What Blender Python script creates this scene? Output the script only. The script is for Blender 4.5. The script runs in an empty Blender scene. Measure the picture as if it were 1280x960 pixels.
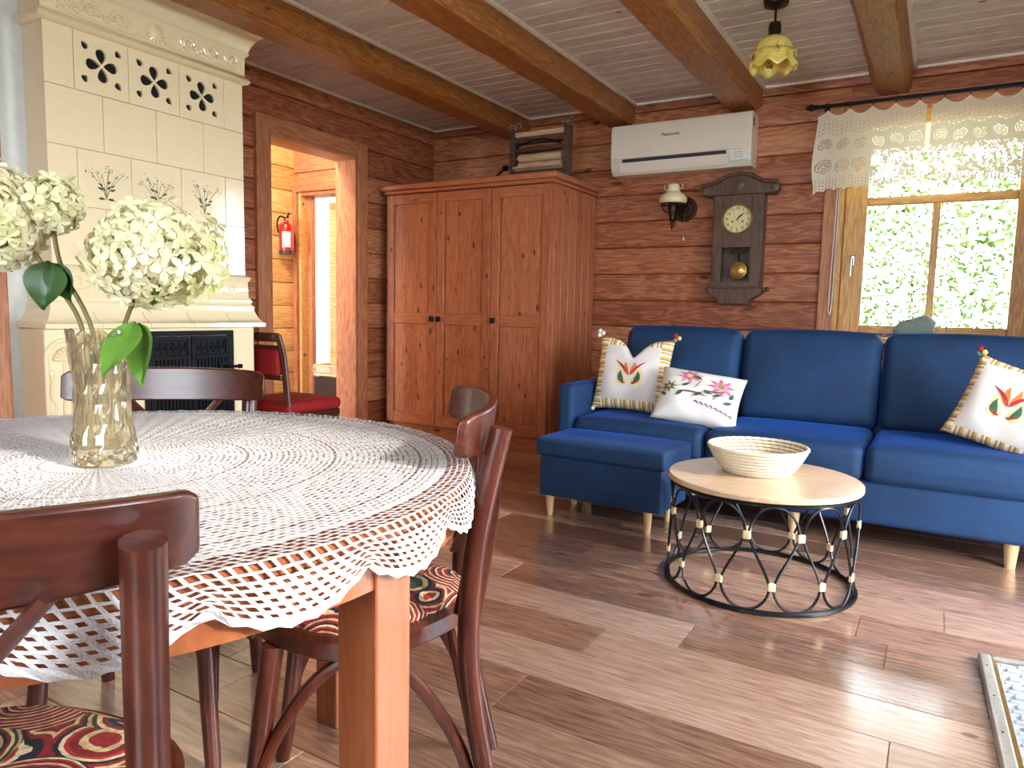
import bpy, bmesh, math, random
from mathutils import Vector, Matrix, Euler
from mathutils.geometry import tessellate_polygon
random.seed(7)
PI = math.pi
scene = bpy.context.scene
COL = scene.collection

# ------------------------------------------------------------------ camera
cam_d = bpy.data.cameras.new('camera')
cam_d.sensor_width = 36.0
cam_d.lens = 897.6 / 1280 * 36.0
cam_d.clip_start = 0.02
cam = bpy.data.objects.new('camera', cam_d)
COL.objects.link(cam)
_r = Vector((0.85975, 0.51027, 0.02111)); _d = Vector((0.07006, -0.07689, -0.99457)); _f = Vector((-0.50588, 0.85657, -0.10186))
m = Matrix.Identity(4)
for i in range(3):
    m[i][0] = _r[i]; m[i][1] = -_d[i]; m[i][2] = -_f[i]
m[0][3], m[1][3], m[2][3] = 0, 0, 1.0
cam.matrix_world = m
scene.camera = cam

# ------------------------------------------------------------------ daylight and added fill lights
world = bpy.data.worlds.new('sky'); scene.world = world
world.use_nodes = True
wn = world.node_tree.nodes; bg = wn['Background']
bg.inputs['Color'].default_value = (0.82, 0.91, 1.0, 1)
bg.inputs['Strength'].default_value = 22.0
sun_d = bpy.data.lights.new('sun', 'SUN'); sun_d.energy = 3.2; sun_d.angle = math.radians(2.5)
sun_d.color = (1.0, 0.93, 0.82)
sun = bpy.data.objects.new('sun', sun_d); COL.objects.link(sun)
sun.rotation_euler = Vector((-math.cos(math.radians(26)), 0.03, -math.sin(math.radians(26)))).to_track_quat('-Z', 'Y').to_euler()
def portal(name, loc, rot, sx, sy):
    """marks a window opening so that the sky light entering there is sampled well; gives no light of its own"""
    d = bpy.data.lights.new(name, 'AREA'); d.shape = 'RECTANGLE'; d.size = sx; d.size_y = sy; d.cycles.is_portal = True
    o = bpy.data.objects.new(name, d); COL.objects.link(o); o.location = loc; o.rotation_euler = rot
portal('portal_garden_door', (1.45, 2.65, 1.07), (0, PI/2, 0), 2.1, 0.94)
portal('portal_side_window', (1.45, 0.70, 1.52), (0, PI/2, 0), 1.4, 0.8)
portal('portal_front_window', (-0.4, -1.75, 1.5), (PI/2, 0, 0), 1.0, 1.34)
portal('portal_back_window', (-.05, 5.23, 1.57), (-PI/2, 0, 0), 1.06, 1.42)
portal('portal_hall', (-4.48, 1.15, 1.17), (PI/2, 0, 0), 1.05, 2.36)
far_d = bpy.data.lights.new('far_room_fill', 'AREA'); far_d.size = .8; far_d.energy = 60; far_d.color = (1, .95, .85)  # unseen fill light added to brighten the far room
far_l = bpy.data.objects.new('far_room_fill', far_d); COL.objects.link(far_l); far_l.location = (-4.9, 5.9, 2.4)
hall_d = bpy.data.lights.new('hall_fill', 'POINT'); hall_d.energy = 60; hall_d.color = (1, .88, .66); hall_d.shadow_soft_size = .08  # unseen warm fill added to brighten the hall, no fixture there
hall_l = bpy.data.objects.new('hall_fill', hall_d); COL.objects.link(hall_l); hall_l.location = (-4.15, 3.40, 2.42)
scene.view_settings.view_transform = 'Standard'
scene.view_settings.look = 'None'
scene.view_settings.gamma = 1.0
scene.view_settings.use_curve_mapping = False
scene.view_settings.exposure = 0.55

# ------------------------------------------------------------------ materials
def C(h, a=1):
    v = [int(h[i:i+2], 16) / 255 for i in (0, 2, 4)]
    return tuple((x / 12.92 if x <= .04045 else ((x + .055) / 1.055) ** 2.4) for x in v) + (a,)
class NT:
    def __init__(s, name):
        s.m = bpy.data.materials.new(name); s.m.use_nodes = True
        s.t = s.m.node_tree; s.n = s.t.nodes; s.b = s.n['Principled BSDF']; s.out = s.n['Material Output']
    def node(s, typ, **kw):
        x = s.n.new(typ)
        for k, v in kw.items():
            if k.startswith('i_'):
                key = k[2:]; key = int(key) if key.isdigit() else key.replace('_', ' ')
                x.inputs[key].default_value = v
            else: setattr(x, k, v)
        return x
    def link(s, a, b): s.t.links.new(a, b)
    def math(s, op, a, b=None, c=None, clamp=False):
        x = s.n.new('ShaderNodeMath'); x.operation = op; x.use_clamp = clamp
        for i, v in enumerate((a, b, c)):
            if v is None: continue
            if isinstance(v, (int, float)): x.inputs[i].default_value = v
            else: s.link(v, x.inputs[i])
        return x.outputs[0]
    def ramp(s, fac, stops, interp='LINEAR'):
        x = s.n.new('ShaderNodeValToRGB'); x.color_ramp.interpolation = interp
        e = x.color_ramp.elements
        while len(e) < len(stops): e.new(0.5)
        for k, (p, c) in zip(e, stops): k.position = p; k.color = c
        s.link(fac, x.inputs[0]); return x.outputs[0]
    def mix(s, f, a, b, typ='MIX'):
        x = s.n.new('ShaderNodeMix'); x.data_type = 'RGBA'; x.blend_type = typ
        for i, v in ((0, f), (6, a), (7, b)):
            if isinstance(v, (int, float)): x.inputs[i].default_value = v
            elif isinstance(v, tuple): x.inputs[i].default_value = v
            else: s.link(v, x.inputs[i])
        return x.outputs[2]
    def coords(s, rnd=True, scale=(1, 1, 1)):
        tc = s.node('ShaderNodeTexCoord'); v = tc.outputs['Object']
        if rnd:
            oi = s.node('ShaderNodeObjectInfo'); mu = s.math('MULTIPLY', oi.outputs['Random'], 43.7)
            a = s.node('ShaderNodeVectorMath', operation='ADD'); s.link(v, a.inputs[0]); s.link(mu, a.inputs[1]); v = a.outputs[0]
        mp = s.node('ShaderNodeMapping'); mp.inputs['Scale'].default_value = scale; s.link(v, mp.inputs[0])
        return mp.outputs[0]
    def noise(s, vec, scale=5, detail=4, rough=.5, dist=0):
        x = s.node('ShaderNodeTexNoise'); x.inputs['Scale'].default_value = scale; x.inputs['Detail'].default_value = detail
        x.inputs['Roughness'].default_value = rough; x.inputs['Distortion'].default_value = dist
        s.link(vec, x.inputs['Vector']); return x.outputs['Fac']
    def bump(s, h, st=.2, dist=.01):
        x = s.node('ShaderNodeBump'); x.inputs['Strength'].default_value = st; x.inputs['Distance'].default_value = dist
        s.link(h, x.inputs['Height']); s.link(x.outputs[0], s.b.inputs['Normal'])
    def set(s, **kw):
        for k, v in kw.items(): s.b.inputs[k.replace('_', ' ')].default_value = v
        return s
def plain(name, col, rough=.5, metal=0, bump=0, bscale=60, var=.06, **kw):
    t = NT(name); v = t.coords(scale=(1, 1, 1)); n = t.noise(v, bscale, 4)
    c = C(col) if isinstance(col, str) else col
    dk = tuple(x * (1 - var * 2) for x in c[:3]) + (1,); lt = tuple(min(1, x * (1 + var * 2)) for x in c[:3]) + (1,)
    t.link(t.ramp(n, [(.3, dk), (.7, lt)]), t.b.inputs['Base Color'])
    t.set(Roughness=rough, Metallic=metal, **kw)
    if bump: t.bump(n, bump, .004)
    return t.m
def wood(name, dark, mid, light, axis='x', rough=.45, knots=.5, knot_col='2a120a', gscale=1.0, contrast=1.0, rnd_val=.25, coat=0, bump=.15, knot_scale=2.4, ringw=.3, coat_ior=1.5, coat_rough=.15):
    t = NT(name)
    st = {'x': (1, 9, 9), 'y': (9, 1, 9), 'z': (9, 9, 1)}[axis]
    base = t.coords()
    ks = {'x': (1, 2.2, 2.2), 'y': (2.2, 1, 2.2), 'z': (2.2, 2.2, 1)}[axis]
    mp2 = t.node('ShaderNodeMapping'); mp2.inputs['Scale'].default_value = ks; t.link(base, mp2.inputs[0])
    nz = t.node('ShaderNodeTexNoise'); nz.inputs['Scale'].default_value = 2.0; t.link(base, nz.inputs['Vector'])
    wv = t.node('ShaderNodeVectorMath', operation='MULTIPLY_ADD'); t.link(nz.outputs['Color'], wv.inputs[0]); wv.inputs[1].default_value = (.35, .35, .35); t.link(mp2.outputs[0], wv.inputs[2])
    vo = t.node('ShaderNodeTexVoronoi'); vo.inputs['Scale'].default_value = knot_scale; t.link(wv.outputs[0], vo.inputs['Vector'])
    d = vo.outputs['Distance']
    # grain bends round the knots
    bend = t.math('MULTIPLY', t.math('POWER', t.math('SUBTRACT', 1.0, t.math('MULTIPLY', d, 2.2), clamp=True), 3), .22 * knots)
    mp = t.node('ShaderNodeMapping'); mp.inputs['Scale'].default_value = tuple(x * gscale for x in st); t.link(base, mp.inputs[0])
    av = t.node('ShaderNodeVectorMath', operation='ADD'); t.link(mp.outputs[0], av.inputs[0]); t.link(bend, av.inputs[1])
    g1 = t.noise(av.outputs[0], 1.6, 3, .5, .4)
    rings = t.math('FRACT', t.math('MULTIPLY', g1, 9.0))
    rings = t.math('ABSOLUTE', t.math('SUBTRACT', t.math('MULTIPLY', rings, 2.0), 1.0))
    g2 = t.noise(av.outputs[0], 9.0, 5, .65)
    f = t.math('ADD', t.math('MULTIPLY', rings, ringw), t.math('MULTIPLY', g2, 1 - ringw))
    f = t.math('ADD', t.math('MULTIPLY', t.math('SUBTRACT', f, .5), contrast), .5)
    oi = t.node('ShaderNodeObjectInfo')
    f = t.math('ADD', f, t.math('MULTIPLY', t.math('SUBTRACT', oi.outputs['Random'], .5), rnd_val))
    col = t.ramp(f, [(.15, C(dark)), (.5, C(mid)), (.85, C(light))])
    if knots > 0:
        kn = t.node('ShaderNodeMapRange', interpolation_type='SMOOTHSTEP'); kn.inputs[1].default_value = .05 * knots + .02; kn.inputs[2].default_value = .11 * knots + .04
        kn.inputs[3].default_value = 1; kn.inputs[4].default_value = 0; t.link(d, kn.inputs[0])
        col = t.mix(t.math('MULTIPLY', kn.outputs[0], .85), col, C(knot_col))
    t.link(col, t.b.inputs['Base Color'])
    t.set(Roughness=rough, Coat_Weight=coat, Coat_Roughness=coat_rough, Coat_IOR=coat_ior)
    if bump: t.bump(f, bump, .004)
    return t.m
M = {}
M['wall'] = wood('pine_wall_boards', '7c3f26', 'a6623f', 'c58a60', 'x', .5, .8, '45200f', rnd_val=.4, knot_scale=2.6, contrast=1.1, ringw=.38)
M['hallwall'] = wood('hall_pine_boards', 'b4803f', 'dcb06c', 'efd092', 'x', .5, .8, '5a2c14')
M['casing'] = wood('door_casing_pine', '8c4c2e', 'b0724c', 'c88f66', 'z', .5, .5, '3a180c')
M['casingy'] = wood('door_lintel_pine', '8c4c2e', 'b0724c', 'c88f66', 'y', .5, .5, '3a180c')
M['casingh'] = wood('door_header_pine', '8c4c2e', 'b0724c', 'c88f66', 'x', .5, .5, '3a180c')
M['wardrobe'] = wood('stained_pine_upright', '8a4426', 'ab6440', 'c27f58', 'z', .42, 1.15, '3c150a', rnd_val=.16, knot_scale=5.2, contrast=.9)
M['wardrobeh'] = wood('stained_pine_level', '8a4426', 'ab6440', 'c27f58', 'x', .42, .6, '3c150a', rnd_val=.1, contrast=.7)
M['beam'] = wood('rough_beam_wood', '5e3214', '9a5c2a', 'c99048', 'y', .35, .5, '2a1206', contrast=1.25, rnd_val=.1, bump=.6, ringw=.12, gscale=1.3)
M['ceil'] = wood('whitewashed_boards', 'ac9c90', 'd4c8bd', 'eae0d6', 'x', .6, .25, '6a5648', contrast=.8, rnd_val=.12)
M['whitetrim'] = plain('white_trim_paint', 'f0e6dc', .5)
M['floor'] = wood('laminate_floor_plank', '6c4a3a', '99755f', 'bf9e8a', 'x', .22, .35, '4a2e22', gscale=1.0, contrast=.95, rnd_val=.5, coat=1.0, coat_ior=1.8, coat_rough=.19, ringw=.2, bump=0)
M['table'] = wood('cherry_table_wood', '7a3e1c', '975632', 'a86a42', 'z', .35, 0, contrast=.6, rnd_val=.05, coat=.2, bump=.05)
M['tableh'] = wood('cherry_apron_wood', '7a3e1c', '975632', 'a86a42', 'x', .35, 0, contrast=.6, rnd_val=.05, coat=.2, bump=.05)
M['chair'] = wood('dark_bentwood', '2a0f09', '461d12', '5e2c1c', 'z', .36, 0, contrast=.8, rnd_val=.05, coat=.15, bump=.05)
M['chairh'] = wood('dark_bent_rail', '2a0f09', '461d12', '5e2c1c', 'x', .36, 0, contrast=.8, rnd_val=.05, coat=.15, bump=.05)
M['clock'] = wood('dark_clock_wood', '35241b', '57402f', '6c5443', 'z', .4, 0, rnd_val=.05)
M['oak'] = wood('pale_oak_top', 'a8886a', 'c6a888', 'd8c0a4', 'x', .3, .1, '8a6a4c', contrast=.7, rnd_val=0, coat=.3, bump=.03)
M['beech'] = wood('pale_beech_leg', 'b88e60', 'd2ae80', 'e2c49c', 'z', .4, 0, contrast=.5, rnd_val=.05)
M['winwood'] = wood('golden_window_pine', '9c6a2c', 'c89448', 'e0b870', 'z', .4, .2, '6a3c14', rnd_val=.05)
M['winwoodh'] = wood('golden_window_pine_level', '9c6a2c', 'c89448', 'e0b870', 'x', .4, .2, '6a3c14', rnd_val=.05)
M['oldwood'] = wood('old_grey_wood', '2c1a12', '4a3226', '6a5040', 'x', .7, .1, rnd_val=.1)
M['roller'] = wood('pale_roller_wood', '9c7a58', 'c0a080', 'd4bc9c', 'x', .6, 0, rnd_val=.1)
M['black'] = plain('black_iron', '17191c', .4, .7, .2)
M['blacksteel'] = plain('black_painted_steel', '14181c', .35, .5)
M['void'] = plain('painted_hollow_shade', '0a0806', .9)
M['cream'] = plain('cream_glazed_tile', 'f3e0b6', .12, 0, .02, 25, .008, Coat_Weight=.5, Coat_Roughness=.05)
M['grout'] = plain('tile_joint', 'a89870', .8)
M['plaster'] = plain('white_plaster', 'd8dcd6', .9, 0, .15, 40, .02)
M['acwhite'] = plain('off_white_plastic', 'e6dccb', .35, 0, 0, 10, .01)
M['dkgrey'] = plain('dark_grey_plastic', '2a2a2c', .5)
M['brass'] = plain('aged_brass', 'b09050', .35, .9)
M['dbrass'] = plain('dark_bronze', '3a2c1c', .4, .8)
M['opal'] = plain('cream_opal_glass', 'e8d6a8', .2, 0, 0, 8, .03, Coat_Weight=.6)
M['dial'] = plain('ivory_clock_dial', 'e0cf9a', .4, 0, 0, 30, .05)
M['ink'] = plain('black_ink', '120e0a', .5)
M['lace'] = plain('white_crochet_cotton', 'c6c2c0', .9, 0, .4, 350, .05)
M['red'] = plain('red_gloss_paint', 'c01008', .3, 0, 0, 10, .03, Coat_Weight=.4)
M['redvelvet'] = plain('dark_red_upholstery', '8e0a0e', .8, 0, .2, 200, .1)
M['whitelabel'] = plain('white_label', 'e8e4de', .5)
M['chrome'] = plain('brushed_metal', 'b8b8ba', .3, .9)
M['silver'] = plain('silver_frame', 'c4beb4', .3, .6)
M['tin'] = plain('grey_tin_relief', 'c4ccd6', .4, .25, .1)
M['stem'] = plain('brown_green_stem', '6a5a2c', .6)
M['leaf'] = plain('dark_green_leaf', '2c4a1c', .45, 0, .15, 30, .12)
M['leafl'] = plain('bright_green_leaf', '4c7426', .45, 0, .15, 30, .12)
M['rope'] = plain('pale_rattan_wrap', 'd8c098', .6)
M['hat'] = plain('sage_green_cloth', '7f8f84', .9, 0, .3, 80, .1)
M['basketdark'] = plain('dark_wicker', '3a2a20', .8, 0, .5, 90, .2)
def _velvet():
    t = NT('blue_velvet'); v = t.coords(False); n = t.noise(v, 5, 3, .6, .6); n2 = t.noise(v, 300, 2)
    t.link(t.ramp(n, [(.3, C('02284a')), (.7, C('033560'))]), t.b.inputs['Base Color'])
    t.set(Roughness=.75, Sheen_Weight=.42, Sheen_Roughness=.28); t.b.inputs['Sheen Tint'].default_value = C('1f66e0')
    t.bump(n2, .15, .002); return t.m
M['velvet'] = _velvet()
def _lamp_glass():
    t = NT('yellow_tulip_glass'); v = t.coords(False); n = t.noise(v, 14, 4, .6)
    t.link(t.ramp(n, [(.0, C('dcb84a')), (.6, C('ead070')), (.68, C('8a5a34')), (.8, C('6a3c28'))]), t.b.inputs['Base Color'])
    t.set(Roughness=.2, Coat_Weight=.5, Subsurface_Weight=.3); return t.m
M['tulip'] = _lamp_glass()
def _pane():
    t = NT('window_glass'); tr = t.node('ShaderNodeBsdfTransparent'); gl = t.node('ShaderNodeBsdfGlossy'); gl.inputs['Roughness'].default_value = .02
    fr = t.node('ShaderNodeFresnel'); fr.inputs[0].default_value = 1.12; mx = t.node('ShaderNodeMixShader')
    t.link(fr.outputs[0], mx.inputs[0]); t.link(tr.outputs[0], mx.inputs[1]); t.link(gl.outputs[0], mx.inputs[2]); t.link(mx.outputs[0], t.out.inputs[0]); return t.m
M['pane'] = _pane()
def _crystal():
    t = NT('smoky_cut_glass'); v = t.coords(False)
    vo = t.node('ShaderNodeTexVoronoi'); vo.inputs['Scale'].default_value = 45; t.link(v, vo.inputs['Vector'])
    t.set(Roughness=.03, Transmission_Weight=.92, IOR=1.5); t.b.inputs['Base Color'].default_value = C('e9dfbe')
    t.bump(vo.outputs['Distance'], .10, .004); return t.m
M['crystal'] = _crystal()
def _curtain():
    t = NT('cream_lace_cotton'); d = t.node('ShaderNodeBsdfDiffuse'); tr = t.node('ShaderNodeBsdfTranslucent'); mx = t.node('ShaderNodeMixShader')
    d.inputs[0].default_value = C('efe6cc'); tr.inputs[0].default_value = C('d8c890'); mx.inputs[0].default_value = .10
    t.link(d.outputs[0], mx.inputs[1]); t.link(tr.outputs[0], mx.inputs[2]); t.link(mx.outputs[0], t.out.inputs[0]); return t.m
M['curtain'] = _curtain()
def _leafy(name, a, b, tr=.5):
    t = NT(name); d = t.node('ShaderNodeBsdfDiffuse'); tl = t.node('ShaderNodeBsdfTranslucent'); mx = t.node('ShaderNodeMixShader'); mx.inputs[0].default_value = tr
    c = t.ramp(t.noise(t.coords(False), 9, 3), [(.3, C(a)), (.7, C(b))])
    t.link(c, d.inputs[0]); t.link(c, tl.inputs[0]); t.link(d.outputs[0], mx.inputs[1]); t.link(tl.outputs[0], mx.inputs[2]); t.link(mx.outputs[0], t.out.inputs[0]); return t.m
M['hedge'] = _leafy('sunlit_hedge_leaves', '1c300c', '5c6c34', .3)
M['petal'] = _leafy('cream_green_petals', 'c2c07c', 'f2eace', .3)
def _tapestry():
    t = NT('medallion_tapestry'); v = t.coords(False)
    vo = t.node('ShaderNodeTexVoronoi'); vo.inputs['Scale'].default_value = 8.5; vo.inputs['Randomness'].default_value = .85
    nd = t.node('ShaderNodeTexNoise'); nd.inputs['Scale'].default_value = 30; t.link(v, nd.inputs['Vector']); va = t.node('ShaderNodeVectorMath', operation='MULTIPLY_ADD'); t.link(nd.outputs['Color'], va.inputs[0]); va.inputs[1].default_value = (.006, .006, .006); t.link(v, va.inputs[2]); t.link(va.outputs[0], vo.inputs['Vector'])
    r = t.math('FRACT', t.math('MULTIPLY', vo.outputs['Distance'], 6.5))
    c1 = t.ramp(r, [(0, C('7a1418')), (.22, C('a82c22')), (.36, C('d8c49a')), (.5, C('1c1a24')), (.66, C('8c1c1e')), (.85, C('c8b080'))], 'CONSTANT')
    c2 = t.ramp(r, [(0, C('2c3a2c')), (.2, C('b89a6a')), (.4, C('20242c')), (.6, C('7a2a1e')), (.8, C('d4c08c'))], 'CONSTANT')
    sep = t.node('ShaderNodeSeparateColor'); t.link(vo.outputs['Color'], sep.inputs[0])
    c = t.mix(t.math('GREATER_THAN', sep.outputs[0], .62), c1, c2)
    fz = t.ramp(t.noise(v, 90, 2), [(.4, (.25, .2, .2, 1)), (.55, (1, 1, 1, 1))])
    t.link(t.mix(.45, c, fz, 'MULTIPLY'), t.b.inputs['Base Color']); t.set(Roughness=.9); t.bump(t.noise(v, 250, 2), .3, .002); return t.m
M['tapestry'] = _tapestry()
def _stripe_pillow(w, h):
    t = NT('linen_with_striped_border'); tc = t.node('ShaderNodeTexCoord'); s = t.node('ShaderNodeSeparateXYZ'); t.link(tc.outputs['Object'], s.inputs[0])
    ax = t.math('ABSOLUTE', s.outputs[0]); az = t.math('ABSOLUTE', s.outputs[2])
    bx_ = t.math('GREATER_THAN', ax, w * .36); bz = t.math('GREATER_THAN', az, h * .36)
    sx = t.math('FRACT', t.math('MULTIPLY', s.outputs[2], 19)); sz = t.math('FRACT', t.math('MULTIPLY', s.outputs[0], 19))
    stops = [(0, C('ece6da')), (.3, C('d89a28')), (.5, C('ece6da')), (.62, C('a08a6c')), (.8, C('e0b040'))]
    cx = t.ramp(sx, stops, 'CONSTANT'); cz = t.ramp(sz, stops, 'CONSTANT')
    c = t.mix(bx_, t.mix(bz, C('d6cec8'), cz), cx); t.link(c, t.b.inputs['Base Color']); t.set(Roughness=.9)
    t.bump(t.noise(tc.outputs['Object'], 300, 2), .2, .002); return t.m
M['stripe'] = _stripe_pillow(.42, .42)
M['linen'] = plain('white_linen', 'e2dcd4', .9, 0, .2, 250, .03)
M['coil_gap_shade'] = plain('shadowed_seagrass', '8f7c58', .9)
M['straw'] = plain('woven_seagrass', 'd8cdb4', .8, 0, .3, 220, .08)
for n_, c_ in dict(e_red='a81c24', e_pink='c86488', e_green='2c5a44', e_teal='2f6a66', e_yellow='e6c860', e_brown='6a4434', e_orange='d87838', e_olive='8c8440', e_rose='d090a0', e_cream='dcc890').items():
    M[n_] = plain(n_[2:] + '_embroidery_thread', c_, .8, 0, .3, 300, .08)
M['floral_ink'] = plain('green_tile_painting', '2e4632', .3)
M['floral_ink2'] = plain('teal_tile_painting', '5c8a78', .3)
M['floral_stem'] = plain('olive_tile_painting', '8a8458', .3)

# ------------------------------------------------------------------ mesh helpers
class MB:
    def __init__(s): s.v = []; s.f = []; s.tf = None
    def add(s, vs, fs):
        o = len(s.v)
        s.v += [tuple(s.tf @ Vector(v)) for v in vs] if s.tf else [tuple(v) for v in vs]
        s.f += [tuple(i + o for i in f) for f in fs]; return s
    def box(s, c, d, rot=None):
        x, y, z = d[0] / 2, d[1] / 2, d[2] / 2
        vs = [Vector(p) for p in ((-x,-y,-z),(x,-y,-z),(x,y,-z),(-x,y,-z),(-x,-y,z),(x,-y,z),(x,y,z),(-x,y,z))]
        if rot: R_ = Euler(rot).to_matrix(); vs = [R_ @ v for v in vs]
        return s.add([v + Vector(c) for v in vs], [(0,3,2,1),(4,5,6,7),(0,1,5,4),(1,2,6,5),(2,3,7,6),(3,0,4,7)])
    def bx(s, x0, x1, y0, y1, z0, z1): return s.box(((x0+x1)/2, (y0+y1)/2, (z0+z1)/2), (x1-x0, y1-y0, z1-z0))
    def rbox(s, c, d, r, n=3, inner=2, fn=None):
        """rounded box; fn(p) may push the points"""
        h = [x / 2 for x in d]; r = min(r, min(h) * .999)
        def line(hh):
            a = hh - r
            L = [(-a, -1 + i / n) for i in range(n)] if False else []
            ts = []
            for i in range(n + 1): ts.append((-a, math.tan((-1 + i / n) * PI / 4)))
            for i in range(1, inner): ts.append((-a + 2 * a * i / inner, 0))
            for i in range(n + 1): ts.append((a, math.tan((i / n) * PI / 4)))
            return ts
        Ls = [line(x) for x in h]; idx = {}; vs = []; fs = []
        def vert(key):
            if key in idx: return idx[key]
            nv = [0, 0, 0]; b = [0, 0, 0]
            for k in range(3): b[k], nv[k] = Ls[k][key[k]]
            v = Vector(nv); v = v.normalized() * r if v.length else v
            p = Vector(b) + v
            if fn: p = Vector(fn(p))
            idx[key] = len(vs); vs.append(p + Vector(c)); return idx[key]
        for ax in range(3):
            u, w = (ax + 1) % 3, (ax + 2) % 3
            for side in (0, len(Ls[ax]) - 1):
                for i in range(len(Ls[u]) - 1):
                    for j in range(len(Ls[w]) - 1):
                        q = []
                        for (a, b) in ((i, j), (i+1, j), (i+1, j+1), (i, j+1)):
                            k = [0, 0, 0]; k[ax] = side; k[u] = a; k[w] = b; q.append(vert(tuple(k)))
                        fs.append(tuple(q) if side else tuple(reversed(q)))
        return s.add(vs, fs)
    def tube(s, pts, r, seg=8, closed=False, caps=True, flat=None):
        pts = [Vector(p) for p in pts]; n = len(pts); vs = []; fs = []
        rr = r if isinstance(r, (list, tuple)) else [r] * n
        up = None
        for i, p in enumerate(pts):
            a = pts[(i - 1) % n] if (closed or i > 0) else p; b = pts[(i + 1) % n] if (closed or i < n - 1) else p
            t = (b - a).normalized()
            if up is None:
                up = Vector((0, 0, 1)) if abs(t.z) < .9 else Vector((1, 0, 0))
            side = t.cross(up)
            side = side.normalized() if side.length > 1e-6 else Vector((1, 0, 0)); up = side.cross(t).normalized()
            fl = flat or (1, 1)
            for k in range(seg):
                an = 2 * PI * k / seg + PI / seg
                vs.append(p + side * math.cos(an) * rr[i] * fl[0] + up * math.sin(an) * rr[i] * fl[1])
        m_ = n if closed else n - 1
        for i in range(m_):
            j = (i + 1) % n
            for k in range(seg):
                k2 = (k + 1) % seg; fs.append((i*seg+k, i*seg+k2, j*seg+k2, j*seg+k))
        if caps and not closed:
            fs.append(tuple(range(seg - 1, -1, -1))); fs.append(tuple((n-1)*seg + k for k in range(seg)))
        return s.add(vs, fs)
    def lathe(s, prof, seg=32, c=(0, 0, 0), ax='z', cap=True, fn=None):
        vs = []; fs = []; n = len(prof)
        for i, (r, z) in enumerate(prof):
            for k in range(seg):
                a = 2 * PI * k / seg; rr, zz = fn(r, z, a, i) if fn else (r, z)
                x, y = rr * math.cos(a), rr * math.sin(a)
                p = (x, y, zz) if ax == 'z' else ((x, zz, y) if ax == 'y' else (zz, x, y))
                vs.append((p[0] + c[0], p[1] + c[1], p[2] + c[2]))
        for i in range(n - 1):
            for k in range(seg):
                k2 = (k + 1) % seg; q = (i*seg+k, i*seg+k2, (i+1)*seg+k2, (i+1)*seg+k)
                fs.append(q)
        if cap:
            if prof[0][0] > 1e-5: fs.append(tuple(range(seg - 1, -1, -1)))
            if prof[-1][0] > 1e-5: fs.append(tuple((n-1)*seg + k for k in range(seg)))
        return s.add(vs, fs)
    def prism(s, pts, d0, d1, plane='xz'):
        """2-D outline pushed from d0 to d1 along the third axis"""
        def P(a, b, d): return {'xz': (a, d, b), 'yz': (d, a, b), 'xy': (a, b, d)}[plane]
        n = len(pts); vs = [P(a, b, d0) for a, b in pts] + [P(a, b, d1) for a, b in pts]
        fs = [tuple(range(n - 1, -1, -1)), tuple(range(n, 2 * n))] + [(i, (i+1) % n, n + (i+1) % n, n + i) for i in range(n)]
        return s.add(vs, fs)
    def surf(s, fn, nu, nv, closed=False):
        w = nu if closed else nu + 1
        vs = [fn(i / nu, j / nv) for j in range(nv + 1) for i in range(w)]
        fs = [(j*w+i, j*w+(i+1) % w, (j+1)*w+(i+1) % w, (j+1)*w+i) for j in range(nv) for i in range(nu)]
        return s.add(vs, fs)
def obj(name, mb, mat, parent=None, bevel=0, smooth=35, loc=None, rot=None, thick=0, subsurf=0, kind=None):
    me = bpy.data.meshes.new(name); me.from_pydata(mb.v, [], mb.f)
    bm = bmesh.new(); bm.from_mesh(me); bmesh.ops.recalc_face_normals(bm, faces=bm.faces); bm.to_mesh(me); bm.free()
    if smooth:
        me.polygons.foreach_set('use_smooth', [True] * len(me.polygons)); me.set_sharp_from_angle(angle=math.radians(smooth))
    me.materials.append(M[mat] if isinstance(mat, str) else mat)
    o = bpy.data.objects.new(name, me); COL.objects.link(o)
    if parent: o.parent = parent
    if loc: o.location = loc
    if rot: o.rotation_euler = rot
    if bevel:
        b = o.modifiers.new('bevel', 'BEVEL'); b.width = bevel; b.segments = 2; b.limit_method = 'ANGLE'
    if thick:
        b = o.modifiers.new('solid', 'SOLIDIFY'); b.thickness = thick
    if subsurf:
        b = o.modifiers.new('sub', 'SUBSURF'); b.levels = b.render_levels = subsurf
    if kind: o['kind'] = kind
    return o
def tag(o, label, cat, group=None, kind=None):
    o['label'] = label; o['category'] = cat
    if group: o['group'] = group
    if kind: o['kind'] = kind
    return o
def thing(name, label, cat, loc=(0, 0, 0), rz=0, group=None, kind=None, rot=None):
    o = bpy.data.objects.new(name, None); COL.objects.link(o); o.empty_display_size = .1
    o.location = loc; o.rotation_euler = rot if rot else (0, 0, rz)
    return tag(o, label, cat, group, kind)
def copy_tree(o, parent=None):
    c = o.copy(); COL.objects.link(c); c.parent = parent
    for ch in list(o.children): copy_tree(ch, c)
    return c
def clone(o, parent, loc=None, rot=None):
    c = o.copy(); COL.objects.link(c); c.parent = parent
    if loc is not None: c.location = loc
    if rot is not None: c.rotation_euler = rot
    return c
def text_mesh(txt, size, depth=.0006):
    cu = bpy.data.curves.new('lettering', 'FONT'); cu.body = txt; cu.size = size; cu.align_x = 'CENTER'; cu.align_y = 'CENTER'; cu.extrude = depth; cu.resolution_u = 3
    o = bpy.data.objects.new('lettering', cu); COL.objects.link(o); dg = bpy.context.evaluated_depsgraph_get()
    me = bpy.data.meshes.new_from_object(o.evaluated_get(dg)); bpy.data.objects.remove(o); return me
def text(name, txt, size, mat, parent, loc, rot):
    me = text_mesh(txt, size); me.materials.clear(); me.materials.append(M[mat])
    o = bpy.data.objects.new(name, me); COL.objects.link(o); o.parent = parent; o.location = loc; o.rotation_euler = rot; return o
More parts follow.
